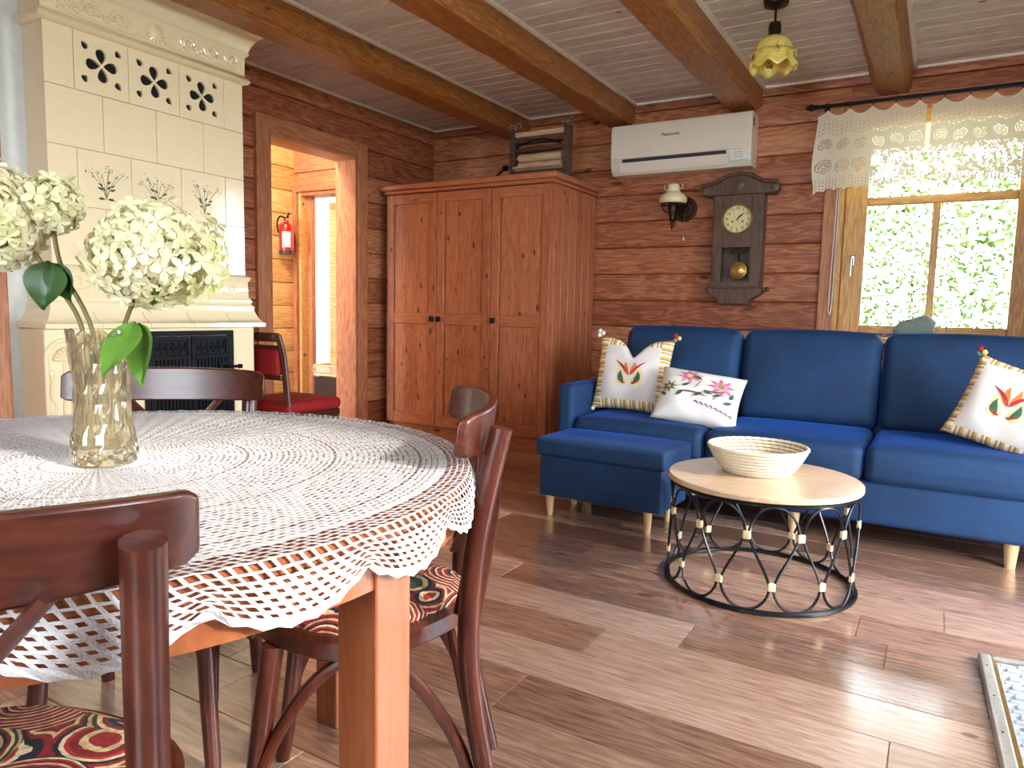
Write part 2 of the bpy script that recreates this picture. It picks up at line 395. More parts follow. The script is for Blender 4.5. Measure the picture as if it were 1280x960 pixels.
def arc(cx, cy, r, a0, a1, n): return [(cx + r * math.cos(math.radians(a0 + (a1 - a0) * i / n)), cy + r * math.sin(math.radians(a0 + (a1 - a0) * i / n))) for i in range(n + 1)]
def smoothline(pts, k=6):
    """Catmull-Rom through the points"""
    P = [Vector(p) for p in pts]; out = []
    for i in range(len(P) - 1):
        a = P[max(i-1, 0)]; b = P[i]; c = P[i+1]; d = P[min(i+2, len(P)-1)]
        for j in range(k):
            t = j / k; out.append(.5 * ((2*b) + (c-a)*t + (2*a-5*b+4*c-d)*t*t + (3*b-a-3*c+d)*t*t*t))
    out.append(P[-1]); return out

# ------------------------------------------------------------------ the room
XL, XR, YB, YF, ZC = -3.83, 1.30, 5.08, -1.60, 2.50
T = .14
def wall_boards(parent, axis, c0, a0, a1, face, z0, z1, openings, mat='wall', h=.192, t=.022, zoff=0):
    """horizontal boards on a wall; axis 'x': along x, at y=face, facing -y (face sign in t)"""
    z = z0 - zoff
    while z < z1 - .01:
        za, zb = max(z, z0), min(z + h, z1)
        segs = [(a0, a1, za, zb)]
        for (o0, o1, p0, p1) in openings:
            ns = []
            for (s0, s1, q0, q1) in segs:
                if q1 <= p0 + .001 or q0 >= p1 - .001 or s1 <= o0 or s0 >= o1: ns.append((s0, s1, q0, q1)); continue
                if s0 < o0: ns.append((s0, o0, q0, q1))
                if s1 > o1: ns.append((o1, s1, q0, q1))
                if q0 < p0: ns.append((max(s0, o0), min(s1, o1), q0, p0))
                if q1 > p1: ns.append((max(s0, o0), min(s1, o1), p1, q1))
            segs = ns
        for (s0, s1, q0, q1) in segs:
            if s1 - s0 < .02 or q1 - q0 < .012: continue
            L = s1 - s0; H = q1 - q0; g = .0015; e = min(.012, H * .3)
            mb = MB(); mb.prism([(-.005, g), (t * .45, g), (t * .85, g + e * .35), (t, g + e), (t, H - g - e), (t * .85, H - g - e * .35), (t * .45, H - g), (-.005, H - g)], -L / 2, L / 2, 'yz')
            o = obj('board', mb, mat, parent)
            mid = (s0 + s1) / 2
            if axis == 'x': o.location = (mid, face, q0); o.rotation_euler = (0, 0, PI if c0 < 0 else 0)
            else: o.location = (face, mid, q0); o.rotation_euler = (0, 0, -PI/2 if c0 > 0 else PI/2)
        z += h
def slab(mb, axis, a0, a1, f0, f1, z0, z1, openings):
    """solid wall with rectangular openings, as boxes"""
    xs = sorted(set([a0, a1] + [v for o in openings for v in o[:2]])); zs = sorted(set([z0, z1] + [v for o in openings for v in o[2:]]))
    for i in range(len(xs) - 1):
        for j in range(len(zs) - 1):
            cx, cz = (xs[i] + xs[i+1]) / 2, (zs[j] + zs[j+1]) / 2
            if any(o[0] < cx < o[1] and o[2] < cz < o[3] for o in openings): continue
            if axis == 'x': mb.bx(xs[i], xs[i+1], f0, f1, zs[j], zs[j+1])
            else: mb.bx(f0, f1, xs[i], xs[i+1], zs[j], zs[j+1])
    return mb
def struct(name, mb, mat, label, cat):
    return tag(obj(name, mb, mat, smooth=0), label, cat, kind='structure')
# floor ------------------------------------------------------------
floor = struct('floor', MB().bx(-6.6, XR + T, YF - T, 7.4, -.12, -.012), 'dkgrey', 'brown wood-look plank floor running under the whole room', 'floor')
PW, PL = .192, 1.29
row = 0; y = YF
while y < YB - .01:
    x = XL - T - random.random() * PL
    while x < XR:
        a, b = max(x, XL - .13), min(x + PL, XR)
        if b - a > .05:
            yb = min(y + PW, YB)
            mb = MB(); L, W = b - a - .0016, yb - y - .0016; e = .0018
            mb.add([(-L/2, -W/2, -.012), (L/2, -W/2, -.012), (L/2, W/2, -.012), (-L/2, W/2, -.012), (-L/2, -W/2, -e), (L/2, -W/2, -e), (L/2, W/2, -e), (-L/2, W/2, -e),
                    (-L/2+e, -W/2+e, 0), (L/2-e, -W/2+e, 0), (L/2-e, W/2-e, 0), (-L/2+e, W/2-e, 0)],
                   [(0,1,5,4),(1,2,6,5),(2,3,7,6),(3,0,4,7),(4,5,9,8),(5,6,10,9),(6,7,11,10),(7,4,8,11),(8,9,10,11)])
            obj('plank', mb, 'floor', floor, smooth=0, loc=((a + b) / 2, (y + yb) / 2, 0))
        x += PL
    y += PW
# back wall --------------------------------------------------------
WIN = (-.57, .46, .88, 2.27)
back = struct('wall_back', slab(MB(), 'x', XL - T, XR + T, YB + .002, YB + T, 0, ZC, [WIN]), 'wall', 'reddish pine board wall carrying the clock and the window', 'wall')
wall_boards(back, 'x', -1, XL, XR, YB, 0, ZC, [WIN], zoff=.06)
# left wall with the doorway ----------------------------------------
DOOR = (3.27, 4.10, -.01, 2.11)
left = struct('wall_left', slab(MB(), 'y', YF, YB, XL - T, XL - .002, 0, ZC, [DOOR]), 'wall', 'reddish pine board wall with an open doorway', 'wall')
wall_boards(left, 'y', 1, 1.0, YB - .022, XL, 0, ZC, [DOOR], zoff=.12)
# right and front walls (out of the frame) with the windows the light comes by
RD = [(2.20, 3.10, .05, 2.10), (.30, 1.10, .85, 2.20)]
right = struct('wall_right', slab(MB(), 'y', YF, YB, XR + .002, XR + T, 0, ZC, RD), 'wall', 'pine board wall with a glazed door and a window', 'wall')
wall_boards(right, 'y', -1, YF, YB - .03, XR, 0, ZC, RD)
FW = [(-.9, .1, .85, 2.15)]
front = struct('wall_front', slab(MB(), 'x', XL - T, XR + T, YF - T, YF - .002, 0, ZC, FW), 'wall', 'pine board wall with a wide window facing the back wall', 'wall')
wall_boards(front, 'x', 1, XL, XR, YF, 0, ZC, FW)
# ceiling -----------------------------------------------------------
ceil = struct('ceiling', MB().bx(-6.6, XR + T, YF - T, 7.4, ZC + .014, ZC + .12), 'ceil', 'whitewashed plank ceiling above the dark beams', 'ceiling')
y = YF
while y < YB:
    w = .118; y1 = min(y + w, YB); W = y1 - y - .005; L = XR - XL; e = .007
    mb = MB(); mb.prism([(-W/2, .014), (-W/2, e), (-W/2 + e, 0), (W/2 - e, 0), (W/2, e), (W/2, .014)], -L/2, L/2, 'yz')
    obj('plank', mb, 'ceil', ceil, loc=((XL + XR) / 2, (y + y1) / 2, ZC)); y = y1
BEAMS = [(-3.10, -2.88), (-2.22, -2.00), (-1.33, -1.11), (-.44, -.24), (.44, .64)]
BL = ['dark hewn ceiling beam ending beside the wringer over the wardrobe', 'dark hewn ceiling beam ending between the wringer and the air conditioner',
      'dark hewn ceiling beam ending above the air conditioner and clock', 'golden hewn ceiling beam ending above the curtain rod', 'hewn ceiling beam above the end of the sofa']
random.seed(3)
for k, (x0, x1) in enumerate(BEAMS):
    zb = 2.355; n = 36; mb = MB(); vs = []; prof = [(x0, ZC), (x0, zb + .03), (x0 + .03, zb), (x1 - .025, zb), (x1, zb + .025), (x1, ZC)]
    L = YB - YF
    for i in range(n + 1):
        yy = YF + .003 + (L - .006) * i / n
        for q, (px, pz) in enumerate(prof):
            w = .004 if 0 < q < 5 else 0
            vs.append((px + random.uniform(-w, w) * 1.6 - (x0 + x1) / 2, yy - YB, pz - ZC + random.uniform(-w, w)))
    fs = [(i*6+q, i*6+(q+1) % 6, (i+1)*6+(q+1) % 6, (i+1)*6+q) for i in range(n) for q in range(6)]
    mb.add(vs, fs + [(5,4,3,2,1,0), tuple(n*6+q for q in range(6))])
    o = obj('ceiling_beam', mb, 'beam', loc=((x0 + x1) / 2, YB, ZC)); tag(o, BL[k], 'beam', 'hewn beams across the ceiling')
tn = 1
def trim(mb, label, mat='whitetrim', name='trim_'):
    global tn
    o = struct(name + str(tn), mb, mat, label, 'trim'); tn += 1; return o
for k in range(len(BEAMS) + 1):
    xa = XL + .022 if k == 0 else BEAMS[k-1][1] + .001; xb = BEAMS[k][0] - .001 if k < len(BEAMS) else XR - .022
    mb = MB(); w = .022; t_ = .014
    mb.bx(xa, xa + w, YF + .03, YB - .022, ZC - t_, ZC - .0005).bx(xb - w, xb, YF + .03, YB - .022, ZC - t_, ZC - .0005).bx(xa + w, xb - w, YB - .022 - w, YB - .022, ZC - t_, ZC - .0005)
    trim(mb, ['white ceiling trim along the doorway wall', 'white ceiling trim in the bay over the wardrobe', 'white ceiling trim in the bay over the air conditioner', 'white ceiling trim round the bay with the pendant lamp', 'white ceiling trim in the bay over the window', 'white ceiling trim along the window end wall'][k])
# skirting along the back wall
mb = MB().bx(XL + .022, XR - .022, YB - .04, YB - .022, 0, .07)
tag(obj('baseboard_back', mb, 'casingh', bevel=.004), 'low pine baseboard under the clock wall', 'baseboard', kind='structure')

# doorway casing: door_1 -------------------------------------------
d1 = thing('door_1', 'open doorway in a wide pine casing leading to the hall', 'doorway', (XL, 0, 0), kind='structure')
y0, y1, zt = DOOR[0], DOOR[1], DOOR[3]; cw = .10
xf = .022
obj('casing', MB().prism([(xf - .005, 0), (xf + .03, 0), (xf + .03, zt + cw), (xf - .005, zt + cw)], y0 - cw, y0, 'xz'), 'casing', d1, .006)
obj('casing', MB().prism([(xf - .005, 0), (xf + .03, 0), (xf + .03, zt + cw), (xf - .005, zt + cw)], y1, y1 + cw, 'xz'), 'casing', d1, .006)
obj('header', MB().prism([(xf - .005, zt), (xf + .03, zt), (xf + .03, zt + cw), (xf - .005, zt + cw)], y0, y1, 'xz'), 'casingy', d1, .006)
obj('jamb', MB().bx(-T - .02, xf + .02, y0, y0 + .025, 0, zt), 'casing', d1, .004)
obj('jamb', MB().bx(-T - .02, xf + .02, y1 - .025, y1, 0, zt), 'casing', d1, .004)
obj('jamb', MB().bx(-T - .02, xf + .02, y0 + .025, y1 - .025, zt - .025, zt), 'casingy', d1, .004)

# hall beyond the doorway -------------------------------------------
HX, HY = -5.0, 4.60
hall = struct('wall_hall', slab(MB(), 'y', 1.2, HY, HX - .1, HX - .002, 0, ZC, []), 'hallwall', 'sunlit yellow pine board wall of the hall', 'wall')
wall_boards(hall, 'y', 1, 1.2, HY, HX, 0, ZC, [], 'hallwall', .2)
D2 = (-4.93, -4.06, -.01, 1.99)
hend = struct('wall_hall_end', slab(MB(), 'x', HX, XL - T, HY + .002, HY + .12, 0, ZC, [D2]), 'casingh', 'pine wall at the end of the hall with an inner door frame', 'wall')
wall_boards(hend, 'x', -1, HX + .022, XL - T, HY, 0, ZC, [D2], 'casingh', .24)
d2 = thing('door_2', 'inner pine door frame at the hall end with a half open door', 'doorway', (0, HY, 0), kind='structure')
for a, b in ((D2[0] - .045, D2[0]), (D2[1], D2[1] + .05)):
    obj('casing', MB().bx(a, b, -.05, -.018, 0, D2[3] + .06), 'casing', d2, .004)
obj('header', MB().bx(D2[0], D2[1], -.05, -.018, D2[3], D2[3] + .06), 'casingh', d2, .004)
obj('jamb', MB().bx(D2[0], D2[0] + .03, -.02, .14, 0, D2[3]), 'hallwall', d2, .003)
obj('jamb', MB().bx(D2[0] + .03, D2[0] + .075, .06, .11, 0, D2[3] - .03), 'casing', d2, .003)
obj('jamb', MB().bx(D2[1] - .03, D2[1], -.02, .14, 0, D2[3]), 'hallwall', d2, .003)
obj('jamb', MB().bx(D2[0] + .03, D2[1] - .03, -.02, .14, D2[3] - .03, D2[3]), 'casingh', d2, .003)
leafd = obj('door_leaf', MB().bx(0, .62, -.02, .02, .02, 1.93), 'hallwall', d2, .004, loc=(-4.79, .22, 0), rot=(0, 0, math.radians(28)))
obj('door_handle', MB().tube([(.05, -.02, 1.02), (.05, -.06, 1.02), (.16, -.06, 1.02)], .008, 8), 'chrome', leafd)
far = struct('wall_far_room', MB().bx(-6.6, XL - T, 7.0, 7.1, 0, ZC).bx(-6.6, -6.5, HY + .12, 7.0, 0, ZC).bx(XL - T, XL, YB + T, 7.0, 0, ZC), 'plaster', 'white wall of the far room behind the hall', 'wall')
hs = struct('wall_hall_side', MB().bx(HX, XL - T, 1.1, 1.2, 2.35, ZC), 'hallwall', 'pine lintel over the outer hall opening', 'wall')

# white plaster panel and post beside the stove ---------------------
pl = struct('wall_plaster', MB().bx(XL + .024, -3.42, .7, 2.60, 0, ZC - .02), 'plaster', 'white plastered wall panel behind the tiled stove', 'wall')
post = obj('wall_post', MB().bx(-3.42, -3.37, 1.30, 1.535, 0, ZC - .03), 'casing', bevel=.008)
tag(post, 'upright pine post on the white plaster beside the stove', 'post')

# ------------------------------------------------------------------ window in the back wall
w1 = thing('window_1', 'golden pine window with small panes onto a sunlit hedge', 'window', (0, YB, 0), kind='structure')
wx0, wx1, wz0, wz1 = WIN
obj('casing', MB().bx(wx0 - .12, wx0 - .03, -.045, -.02, wz0 - .1, wz1 + .08), 'casing', w1, .005)
obj('casing', MB().bx(wx1 + .03, wx1 + .12, -.045, -.02, wz0 - .1, wz1 + .08), 'casing', w1, .005)
obj('casing', MB().bx(wx0 - .03, wx1 + .03, -.045, -.02, wz1, wz1 + .08), 'casingh', w1, .005)
obj('jamb', MB().bx(wx0 - .03, wx0, -.04, .13, wz0, wz1), 'winwood', w1, .003)
obj('jamb', MB().bx(wx1, wx1 + .03, -.04, .13, wz0, wz1), 'winwood', w1, .003)
obj('window_sill', MB().bx(wx0 - .14, wx1 + .14, -.20, .03, wz0 - .035, wz0), 'winwoodh', w1, .008)
g0, g1 = -.44, .34; yf, yb_ = .015, .065; gz0, gz1 = .955, 2.18
obj('stile', MB().bx(wx0, g0, yf, yb_, wz0, wz1), 'winwood', w1, .006)
obj('stile', MB().bx(g1, wx1, yf, yb_, wz0, wz1), 'winwood', w1, .006)
obj('rail', MB().bx(g0, g1, yf, yb_, wz0, gz0), 'winwoodh', w1, .006)
obj('rail', MB().bx(g0, g1, yf, yb_, gz1, wz1), 'winwoodh', w1, .006)
obj('transom', MB().bx(g0, g1, yf, yb_, 1.70, 1.752), 'winwoodh', w1, .006)
obj('mullion', MB().bx(-.083, -.040, yf, yb_, gz0, 1.70), 'winwood', w1, .006)
for a, b, c, d in ((g0, -.083, gz0, 1.70), (-.040, g1, gz0, 1.70), (g0, g1, 1.752, gz1)):
    obj('pane', MB().bx(a, b, .038, .042, c, d), 'pane', w1, smooth=0)
h_ = obj('handle', MB().rbox((-.505, .005, 1.36), (.028, .016, .07), .006), 'chrome', w1)
obj('lever', MB().tube([(-.505, -.002, 1.37), (-.505, -.04, 1.37), (-.505, -.042, 1.26)], .008, 8), 'chrome', h_)
ch = obj('bead_chain', MB().tube(smoothline([(-.612, -.055, 2.05), (-.614, -.055, 1.6), (-.622, -.055, 1.12), (-.615, -.055, 1.02), (-.603, -.055, 1.10), (-.600, -.055, 1.6), (-.600, -.055, 2.05)], 8), .003, 6), 'whitelabel', w1)
# windows of the right and front walls, out of the frame
def plainwin(name, label, axis, f, a0, a1, z0, z1, bars):
    w = thing(name, label, 'window', kind='structure')
    def bx(p0, p1, q0, q1, t0=.03, t1=.09): return MB().bx(f + t0, f + t1, p0, p1, q0, q1) if axis == 'y' else MB().bx(p0, p1, f - t1, f - t0, q0, q1)
    for p in ((a0, a0 + .06, z0, z1), (a1 - .06, a1, z0, z1)): obj('stile', bx(*p), 'winwood', w, .005)
    for p in ((a0 + .06, a1 - .06, z0, z0 + .06), (a0 + .06, a1 - .06, z1 - .06, z1)): obj('rail', bx(*p), 'winwoodh', w, .005)
    for p in bars: obj('mullion', bx(*p, .04, .08), 'winwood', w, .004)
    obj('pane', bx(a0 + .06, a1 - .06, z0 + .06, z1 - .06, .058, .062), 'pane', w, smooth=0)
plainwin('window_2', 'glazed pine garden door in the wall beside the sofa', 'y', XR, 2.20, 3.10, .05, 2.10, [])
plainwin('window_3', 'pine window in the wall facing the tiled stove', 'y', XR, .30, 1.10, .85, 2.20, [])
plainwin('window_4', 'wide pine window facing the clock wall', 'x', YF, -.9, .1, .85, 2.15, [])

# ------------------------------------------------------------------ garden behind the window
random.seed(11)
gr = struct('ground', MB().bx(-9, 12, 7.45, 30, -.5, -.3).bx(XR + .6, 14, -9, 7.4, -.5, -.3), 'hedge', 'grassy ground of the garden outside', 'ground')
mb = MB()
for i in range(15000):
    x = random.uniform(-2.2, 3.6); z = random.uniform(-.2, 3.05) ; y = 8.6 + random.uniform(-.35, .35) + .25 * math.sin(x * 3 + z * 2)
    s_ = random.uniform(.014, .036)
    R_ = Euler((random.uniform(-1, 1), random.uniform(0, 6.3), random.uniform(-1, 1))).to_matrix()
    pts = [(0, 0, -1.2), (.55, .1, -.4), (.5, .15, .3), (0, 0, 1.2), (-.5, .15, .3), (-.55, .1, -.4)]
    mb.add([R_ @ Vector(p) * s_ + Vector((x, y, z)) for p in pts], [(0, 1, 2, 3), (0, 3, 4, 5)])
hd = obj('hedge', mb, 'hedge', smooth=0)
tag(hd, 'tall pale green sunlit hedge seen through the window', 'hedge', kind='stuff')

# ------------------------------------------------------------------ tiled stove
SX = -3.25
st = thing('tiled_stove', 'tall cream glazed tile stove with relief cornice and iron fire door', 'stove', (SX, 2.145, 0))
S0, S1 = -.495, .495                       # along the wall, local y
bk = -3.417 - SX
def sweep_profile(name, prof, y0, y1, mat, parent, back=bk):
    """moulding: prof = [(out, z)...] out from the tile face; runs along the front and returns on both ends"""
    mb = MB(); vs = []; n = len(prof)
    for (o_, z) in prof:
        vs += [(back, y0 - o_, z), (o_, y0 - o_, z), (o_, y1 + o_, z), (back, y1 + o_, z)]
    fs = [(i*4+k, i*4+k+1, (i+1)*4+k+1, (i+1)*4+k) for i in range(n - 1) for k in range(3)]
    fs += [(0, 1, 2, 3), tuple((n-1)*4 + k for k in (3, 2, 1, 0))] + [(i*4, (i+1)*4, (i+1)*4+3, i*4+3) for i in range(n - 1)]
    return obj(name, mb.add(vs, fs), mat, parent, smooth=50)
obj('core', MB().bx(bk, -.013, S0 + .006, S1 - .006, .02, 2.38), 'cream', st, smooth=0)
rows = [(1.156, 1.412), (1.412, 1.659), (1.659, 1.903), (1.903, 2.158)]
jA = [S0, -.372, -.130, .124, .378, S1]; jB = [S0, -.253, .0, .253, S1]
def drop_outline(cx, cz, ang, L, W, n=14):
    pts = []
    for i in range(n):
        t = i / n * 2 * PI; r = math.cos(t); px = W * math.sin(t) * (math.sin(t / 2) ** 1.3); pz = L * (-math.cos(t))
        # pointed at pz=-L
        px = W * math.sin(t) * abs(math.sin(t / 2)); pts.append((px, pz))
    c, s_ = math.cos(ang), math.sin(ang)
    return [(cx + c * a - s_ * b, cz + s_ * a + c * b) for a, b in pts]
def vent_tile(y0, y1, z0, z1):
    g = .0012; cy, cz = (y0 + y1) / 2, (z0 + z1) / 2
    out = [(y0 + g, z0 + g), (y1 - g, z0 + g), (y1 - g, z1 - g), (y0 + g, z1 - g)]
    holes = []
    R0 = .038
    for k in range(4):
        a = math.radians(4 + 90 * k); holes.append(drop_outline(cy - math.sin(a) * R0, cz + math.cos(a) * R0, a, .032, .030))
    for k in range(4):
        a = math.radians(45 + 90 * k); w = .019 if k % 2 == 0 else .021
        holes.append(drop_outline(cy - math.sin(a) * .104, cz + math.cos(a) * .098, a + (PI if k % 2 == 0 else 0), .018 if k % 2 == 0 else .015, w))
    polys = [[Vector((0, a, b)) for a, b in P_] for P_ in [out] + holes]
    tris = tessellate_polygon(polys); flat = [p for P_ in polys for p in P_]
    mb = MB(); mb.add([(0, p.y, p.z) for p in flat], [tuple(t) for t in tris])
    for P_ in polys:
        n = len(P_); mb.add([(0, p.y, p.z) for p in P_] + [(-.012, p.y, p.z) for p in P_], [(i, (i+1) % n, n + (i+1) % n, n + i) for i in range(n)])
    t = obj('tile', mb, 'cream', st, smooth=0)
    return t
for r_, (z0, z1) in enumerate(rows):
    J = jA if r_ in (1, 3) else jB
    for k in range(len(J) - 1):
        a, b = J[k], J[k+1]; g = .0012
        if r_ == 3 and 0 < k < 4: vent_tile(a, b, z0, z1)
        else: obj('tile', MB().bx(-.013, 0, a + g, b - g, z0 + g, z1 - g), 'cream', st, .0015)
        if r_ in (0, 2) or True: pass
# row with vents uses the same joints as row 1
obj('vent_shade_sheet', MB().bx(-.0128, -.0125, -.37, .37, 1.91, 2.15), 'void', st, smooth=0)  # near-black sheet: the shade inside the vent holes is put into its colour
# cornice with relief frieze
cor = sweep_profile('cornice', [(0, 2.150), (.022, 2.156), (.030, 2.168), (.024, 2.182), (.010, 2.192), (.008, 2.205), (.010, 2.29), (.020, 2.298), (.026, 2.308), (.022, 2.318), (.026, 2.33), (.034, 2.352), (.050, 2.376), (.072, 2.396), (.086, 2.402), (.088, 2.412), (.02, 2.414)], S0, S1, 'cream', st)
def scroll(cy, cz, s, x, r=.005, R=.03, turns=1.4):
    pts = []
    for i in range(26):
        t = i / 25; a = t * turns * 2 * PI; rr = R * (1 - .75 * t); pts.append((x, cy + s * rr * math.cos(a), cz + rr * math.sin(a)))
    return pts
mb = MB()
for cy in (-.42, -.30, -.17, .17, .30, .42):
    s_ = 1 if cy > 0 else -1
    mb.tube(scroll(cy, 2.252, s_, .013, R=.033), [.0095 - .004 * i / 25 for i in range(26)], 6)
    mb.tube(scroll(cy + .055 * s_, 2.235, -s_, .013, R=.022), [.0075 - .003 * i / 25 for i in range(26)], 6)
    for k in range(5):
        a = k * .55 + .3; mb.tube([(.011, cy - s_ * .03, 2.235), (.014, cy - s_ * (.03 + .02 * math.cos(a)), 2.235 + .035 * math.sin(a))], [.009, .003], 6)
mb.lathe([(0, .016), (.012, .015), (.024, .010), (.034, .004), (.036, -.002)], 20, (.012, 0, 2.248), 'x')
for k in range(14):
    a = k * 2 * PI / 14; mb.tube([(.012, .03 * math.cos(a), 2.248 + .03 * math.sin(a)), (.012, .052 * math.cos(a), 2.248 + .046 * math.sin(a))], [.010, .004], 6)
mb.tube(smoothline([(.012, -.44, 2.215), (.012, -.3, 2.205), (.012, -.12, 2.212), (.012, -.05, 2.22)], 6), .007, 6); mb.tube(smoothline([(.012, .44, 2.215), (.012, .3, 2.205), (.012, .12, 2.212), (.012, .05, 2.22)], 6), .007, 6)
obj('frieze_relief', mb, 'cream', cor)
# lower moulding, relief band and mantel
man = sweep_profile('mantel', [(0, 1.158), (.014, 1.152), (.020, 1.14), (.014, 1.128), (.008, 1.12), (.010, 1.04), (.018, 1.03), (.024, 1.016), (.018, 1.002), (.026, .996), (.030, .985), (.028, .975), (.034, .955), (.046, .928), (.062, .908), (.070, .904), (.072, .884), (.05, .880)], S0, S1, 'cream', st)
mb = MB()
for cy in (-.40, -.24, -.08, .08, .24, .40):
    s_ = 1 if cy > 0 else -1
    mb.tube(scroll(cy, 1.085, s_, .012, R=.026), [.005 - .003 * i / 25 for i in range(26)], 6)
    mb.tube(smoothline([(.012, cy - .06, 1.06), (.014, cy, 1.05), (.012, cy + .06, 1.065)], 6), .004, 6)
obj('band_relief', mb, 'cream', man)
for yj in (-.33, -.10, .13, .36):
    obj('joint', MB().tube([(.0722, yj, .886), (.0705, yj, .904), (.0623, yj - .004, .909), (.0463, yj - .015, .929), (.0343, yj - .02, .956)], .0012, 4), 'grout', man)
# hearth base
BX = .045
obj('base', MB().bx(bk, BX, S0 - .065, S1 + .015, .0, .882), 'cream', st, .008)
obj('plinth', MB().bx(bk, BX + .03, S0 - .09, S1 + .03, .0, .11), 'cream', st, .01)
# corner pilaster with shell relief
mb = MB(); pc = -.475; pw = .085
arcpts = [(BX + .004, pc - pw, .30)] + [(BX + .004, pc - pw * math.cos(a), .76 + .075 * math.sin(a)) for a in [i * PI / 14 for i in range(15)]] + [(BX + .004, pc + pw, .30)]
mb.tube(arcpts, .009, 8)
for k in range(9):
    a = PI * (k + .5) / 9; mb.tube([(BX + .004, pc, .745), (BX + .010, pc - .06 * math.cos(a), .745 + .062 * math.sin(a))], [.003, .009], 6)
for s_ in (-1, 1):
    mb.tube(smoothline([(BX + .004, pc + s_ * .012, .74), (BX + .004, pc + s_ * .014, .60), (BX + .004, pc + s_ * .012, .50), (BX + .004, pc - s_ * .06, .40)], 5), .005, 6)
    mb.tube(smoothline([(BX + .004, pc + s_ * .072, .70), (BX + .006, pc + s_ * .062, .66), (BX + .004, pc + s_ * .07, .60), (BX + .004, pc + s_ * .05, .55), (BX + .004, pc + s_ * .065, .48)], 5), .005, 6)
    mb.lathe([(0, .008), (.010, .005), (.014, 0)], 10, (BX + .003, pc + s_ * .062, .695), 'x')
obj('pilaster_relief', mb, 'cream', st)
# fire door
fd = obj('fire_door_frame', slab(MB(), 'y', -.13, .365, BX, BX + .016, .36, .866, [(-.105, .34, .385, .842)]), 'black', st, .003)
for a, b in ((-.103, .114), (.120, .338)):
    dr = obj('fire_door', MB().bx(BX, BX + .008, a, b, .387, .840), 'black', fd, .002)
    mb = slab(MB(), 'y', a, b, BX + .008, BX + .016, .387, .840, [(a + .02, b - .02, .41, .725), (a + .02, b - .02, .745, .82)])
    obj('door_rim', mb, 'black', dr, .002)
    mb = MB(); n = 8
    for k in range(n):
        yy = a + .03 + (b - a - .06) * (k + .5) / n; mb.bx(BX + .008, BX + .015, yy - .006, yy + .006, .41, .725)
    obj('grille_bars', mb, 'black', dr)
    mb = MB(); u = (b - a - .05) / 5
    for k in range(5):
        o_ = a + .025 + k * u
        P_ = [(o_, .752), (o_, .812), (o_ + u * .8, .812), (o_ + u * .8, .772), (o_ + u * .4, .772), (o_ + u * .4, .79)]
        mb.tube([(BX + .011, p, q) for p, q in P_], .0035, 4)
        mb.tube([(BX + .011, o_, .752), (BX + .011, o_ + u, .752)], .0035, 4)
    obj('key_pattern', mb, 'chrome' if False else 'black', dr)
obj('latch', MB().bx(BX + .016, BX + .024, .27, .32, .60, .70).tube([(BX + .02, .30, .68), (BX + .05, .30, .68), (BX + .05, .385, .678)], .008, 8).lathe([(0, -.012), (.012, -.008), (.012, .008), (0, .012)], 10, (BX + .05, .375, .678), 'y'), 'black', fd)
# painted sprays on the third row of tiles (flat glaze painting, a hair above the tile)
def spray(cy, z0, seed, parent):
    random.seed(seed); stems = MB(); lv = MB(); fl = MB()
    for k in range(7):
        a = -.55 + 1.1 * k / 6 + random.uniform(-.08, .08); L = random.uniform(.10, .165); L *= 1 - .25 * abs(a)
        pts = [(.0008, cy + t * L * math.sin(a * (.4 + .9 * t)), z0 + .03 + t * L * math.cos(a * .8)) for t in [i / 6 for i in range(7)]]
        stems.tube(pts, .0011, 4)
        q = pts[3 if k % 2 else 2]; da = a + (.7 if a > 0 else -.7)
        Lf, Wf = random.uniform(.02, .03), .006
        P_ = [(0, 0), (.35 * Lf, Wf), (.75 * Lf, Wf * .8), (Lf, 0), (.7 * Lf, -Wf * .5), (.3 * Lf, -Wf * .6)]
        lv.add([(.0012, q[1] + u_ * math.sin(da) + v_ * math.cos(da), q[2] + u_ * math.cos(da) - v_ * math.sin(da)) for u_, v_ in P_], [tuple(range(6))])
        e = pts[-1]
        for j in range(5):
            yy, zz = e[1] + random.uniform(-.018, .018), e[2] + random.uniform(-.02, .014); rr = random.uniform(.002, .0042)
            fl.add([(.0012, yy + rr * math.cos(2*PI*i/6), zz + rr * math.sin(2*PI*i/6)) for i in range(6)], [tuple(range(6))])
    for s_ in (-1, 1):
        P_ = [(0, 0), (.01, .006), (.024, .006), (.034, 0), (.02, -.003)]
        lv.add([(.0012, cy + s_ * (.004 + p), z0 + .03 + q * 1.2) for p, q in P_], [tuple(range(5))])
    o = obj('flower_painting', stems, 'floral_stem', parent); obj('painted_leaves', lv, 'floral_ink', o, smooth=0); obj('painted_blossoms', fl, 'floral_ink2', o, smooth=0)
for k, cy in enumerate((-.251, -.003, .251)): spray(cy, 1.425, 20 + k, st)

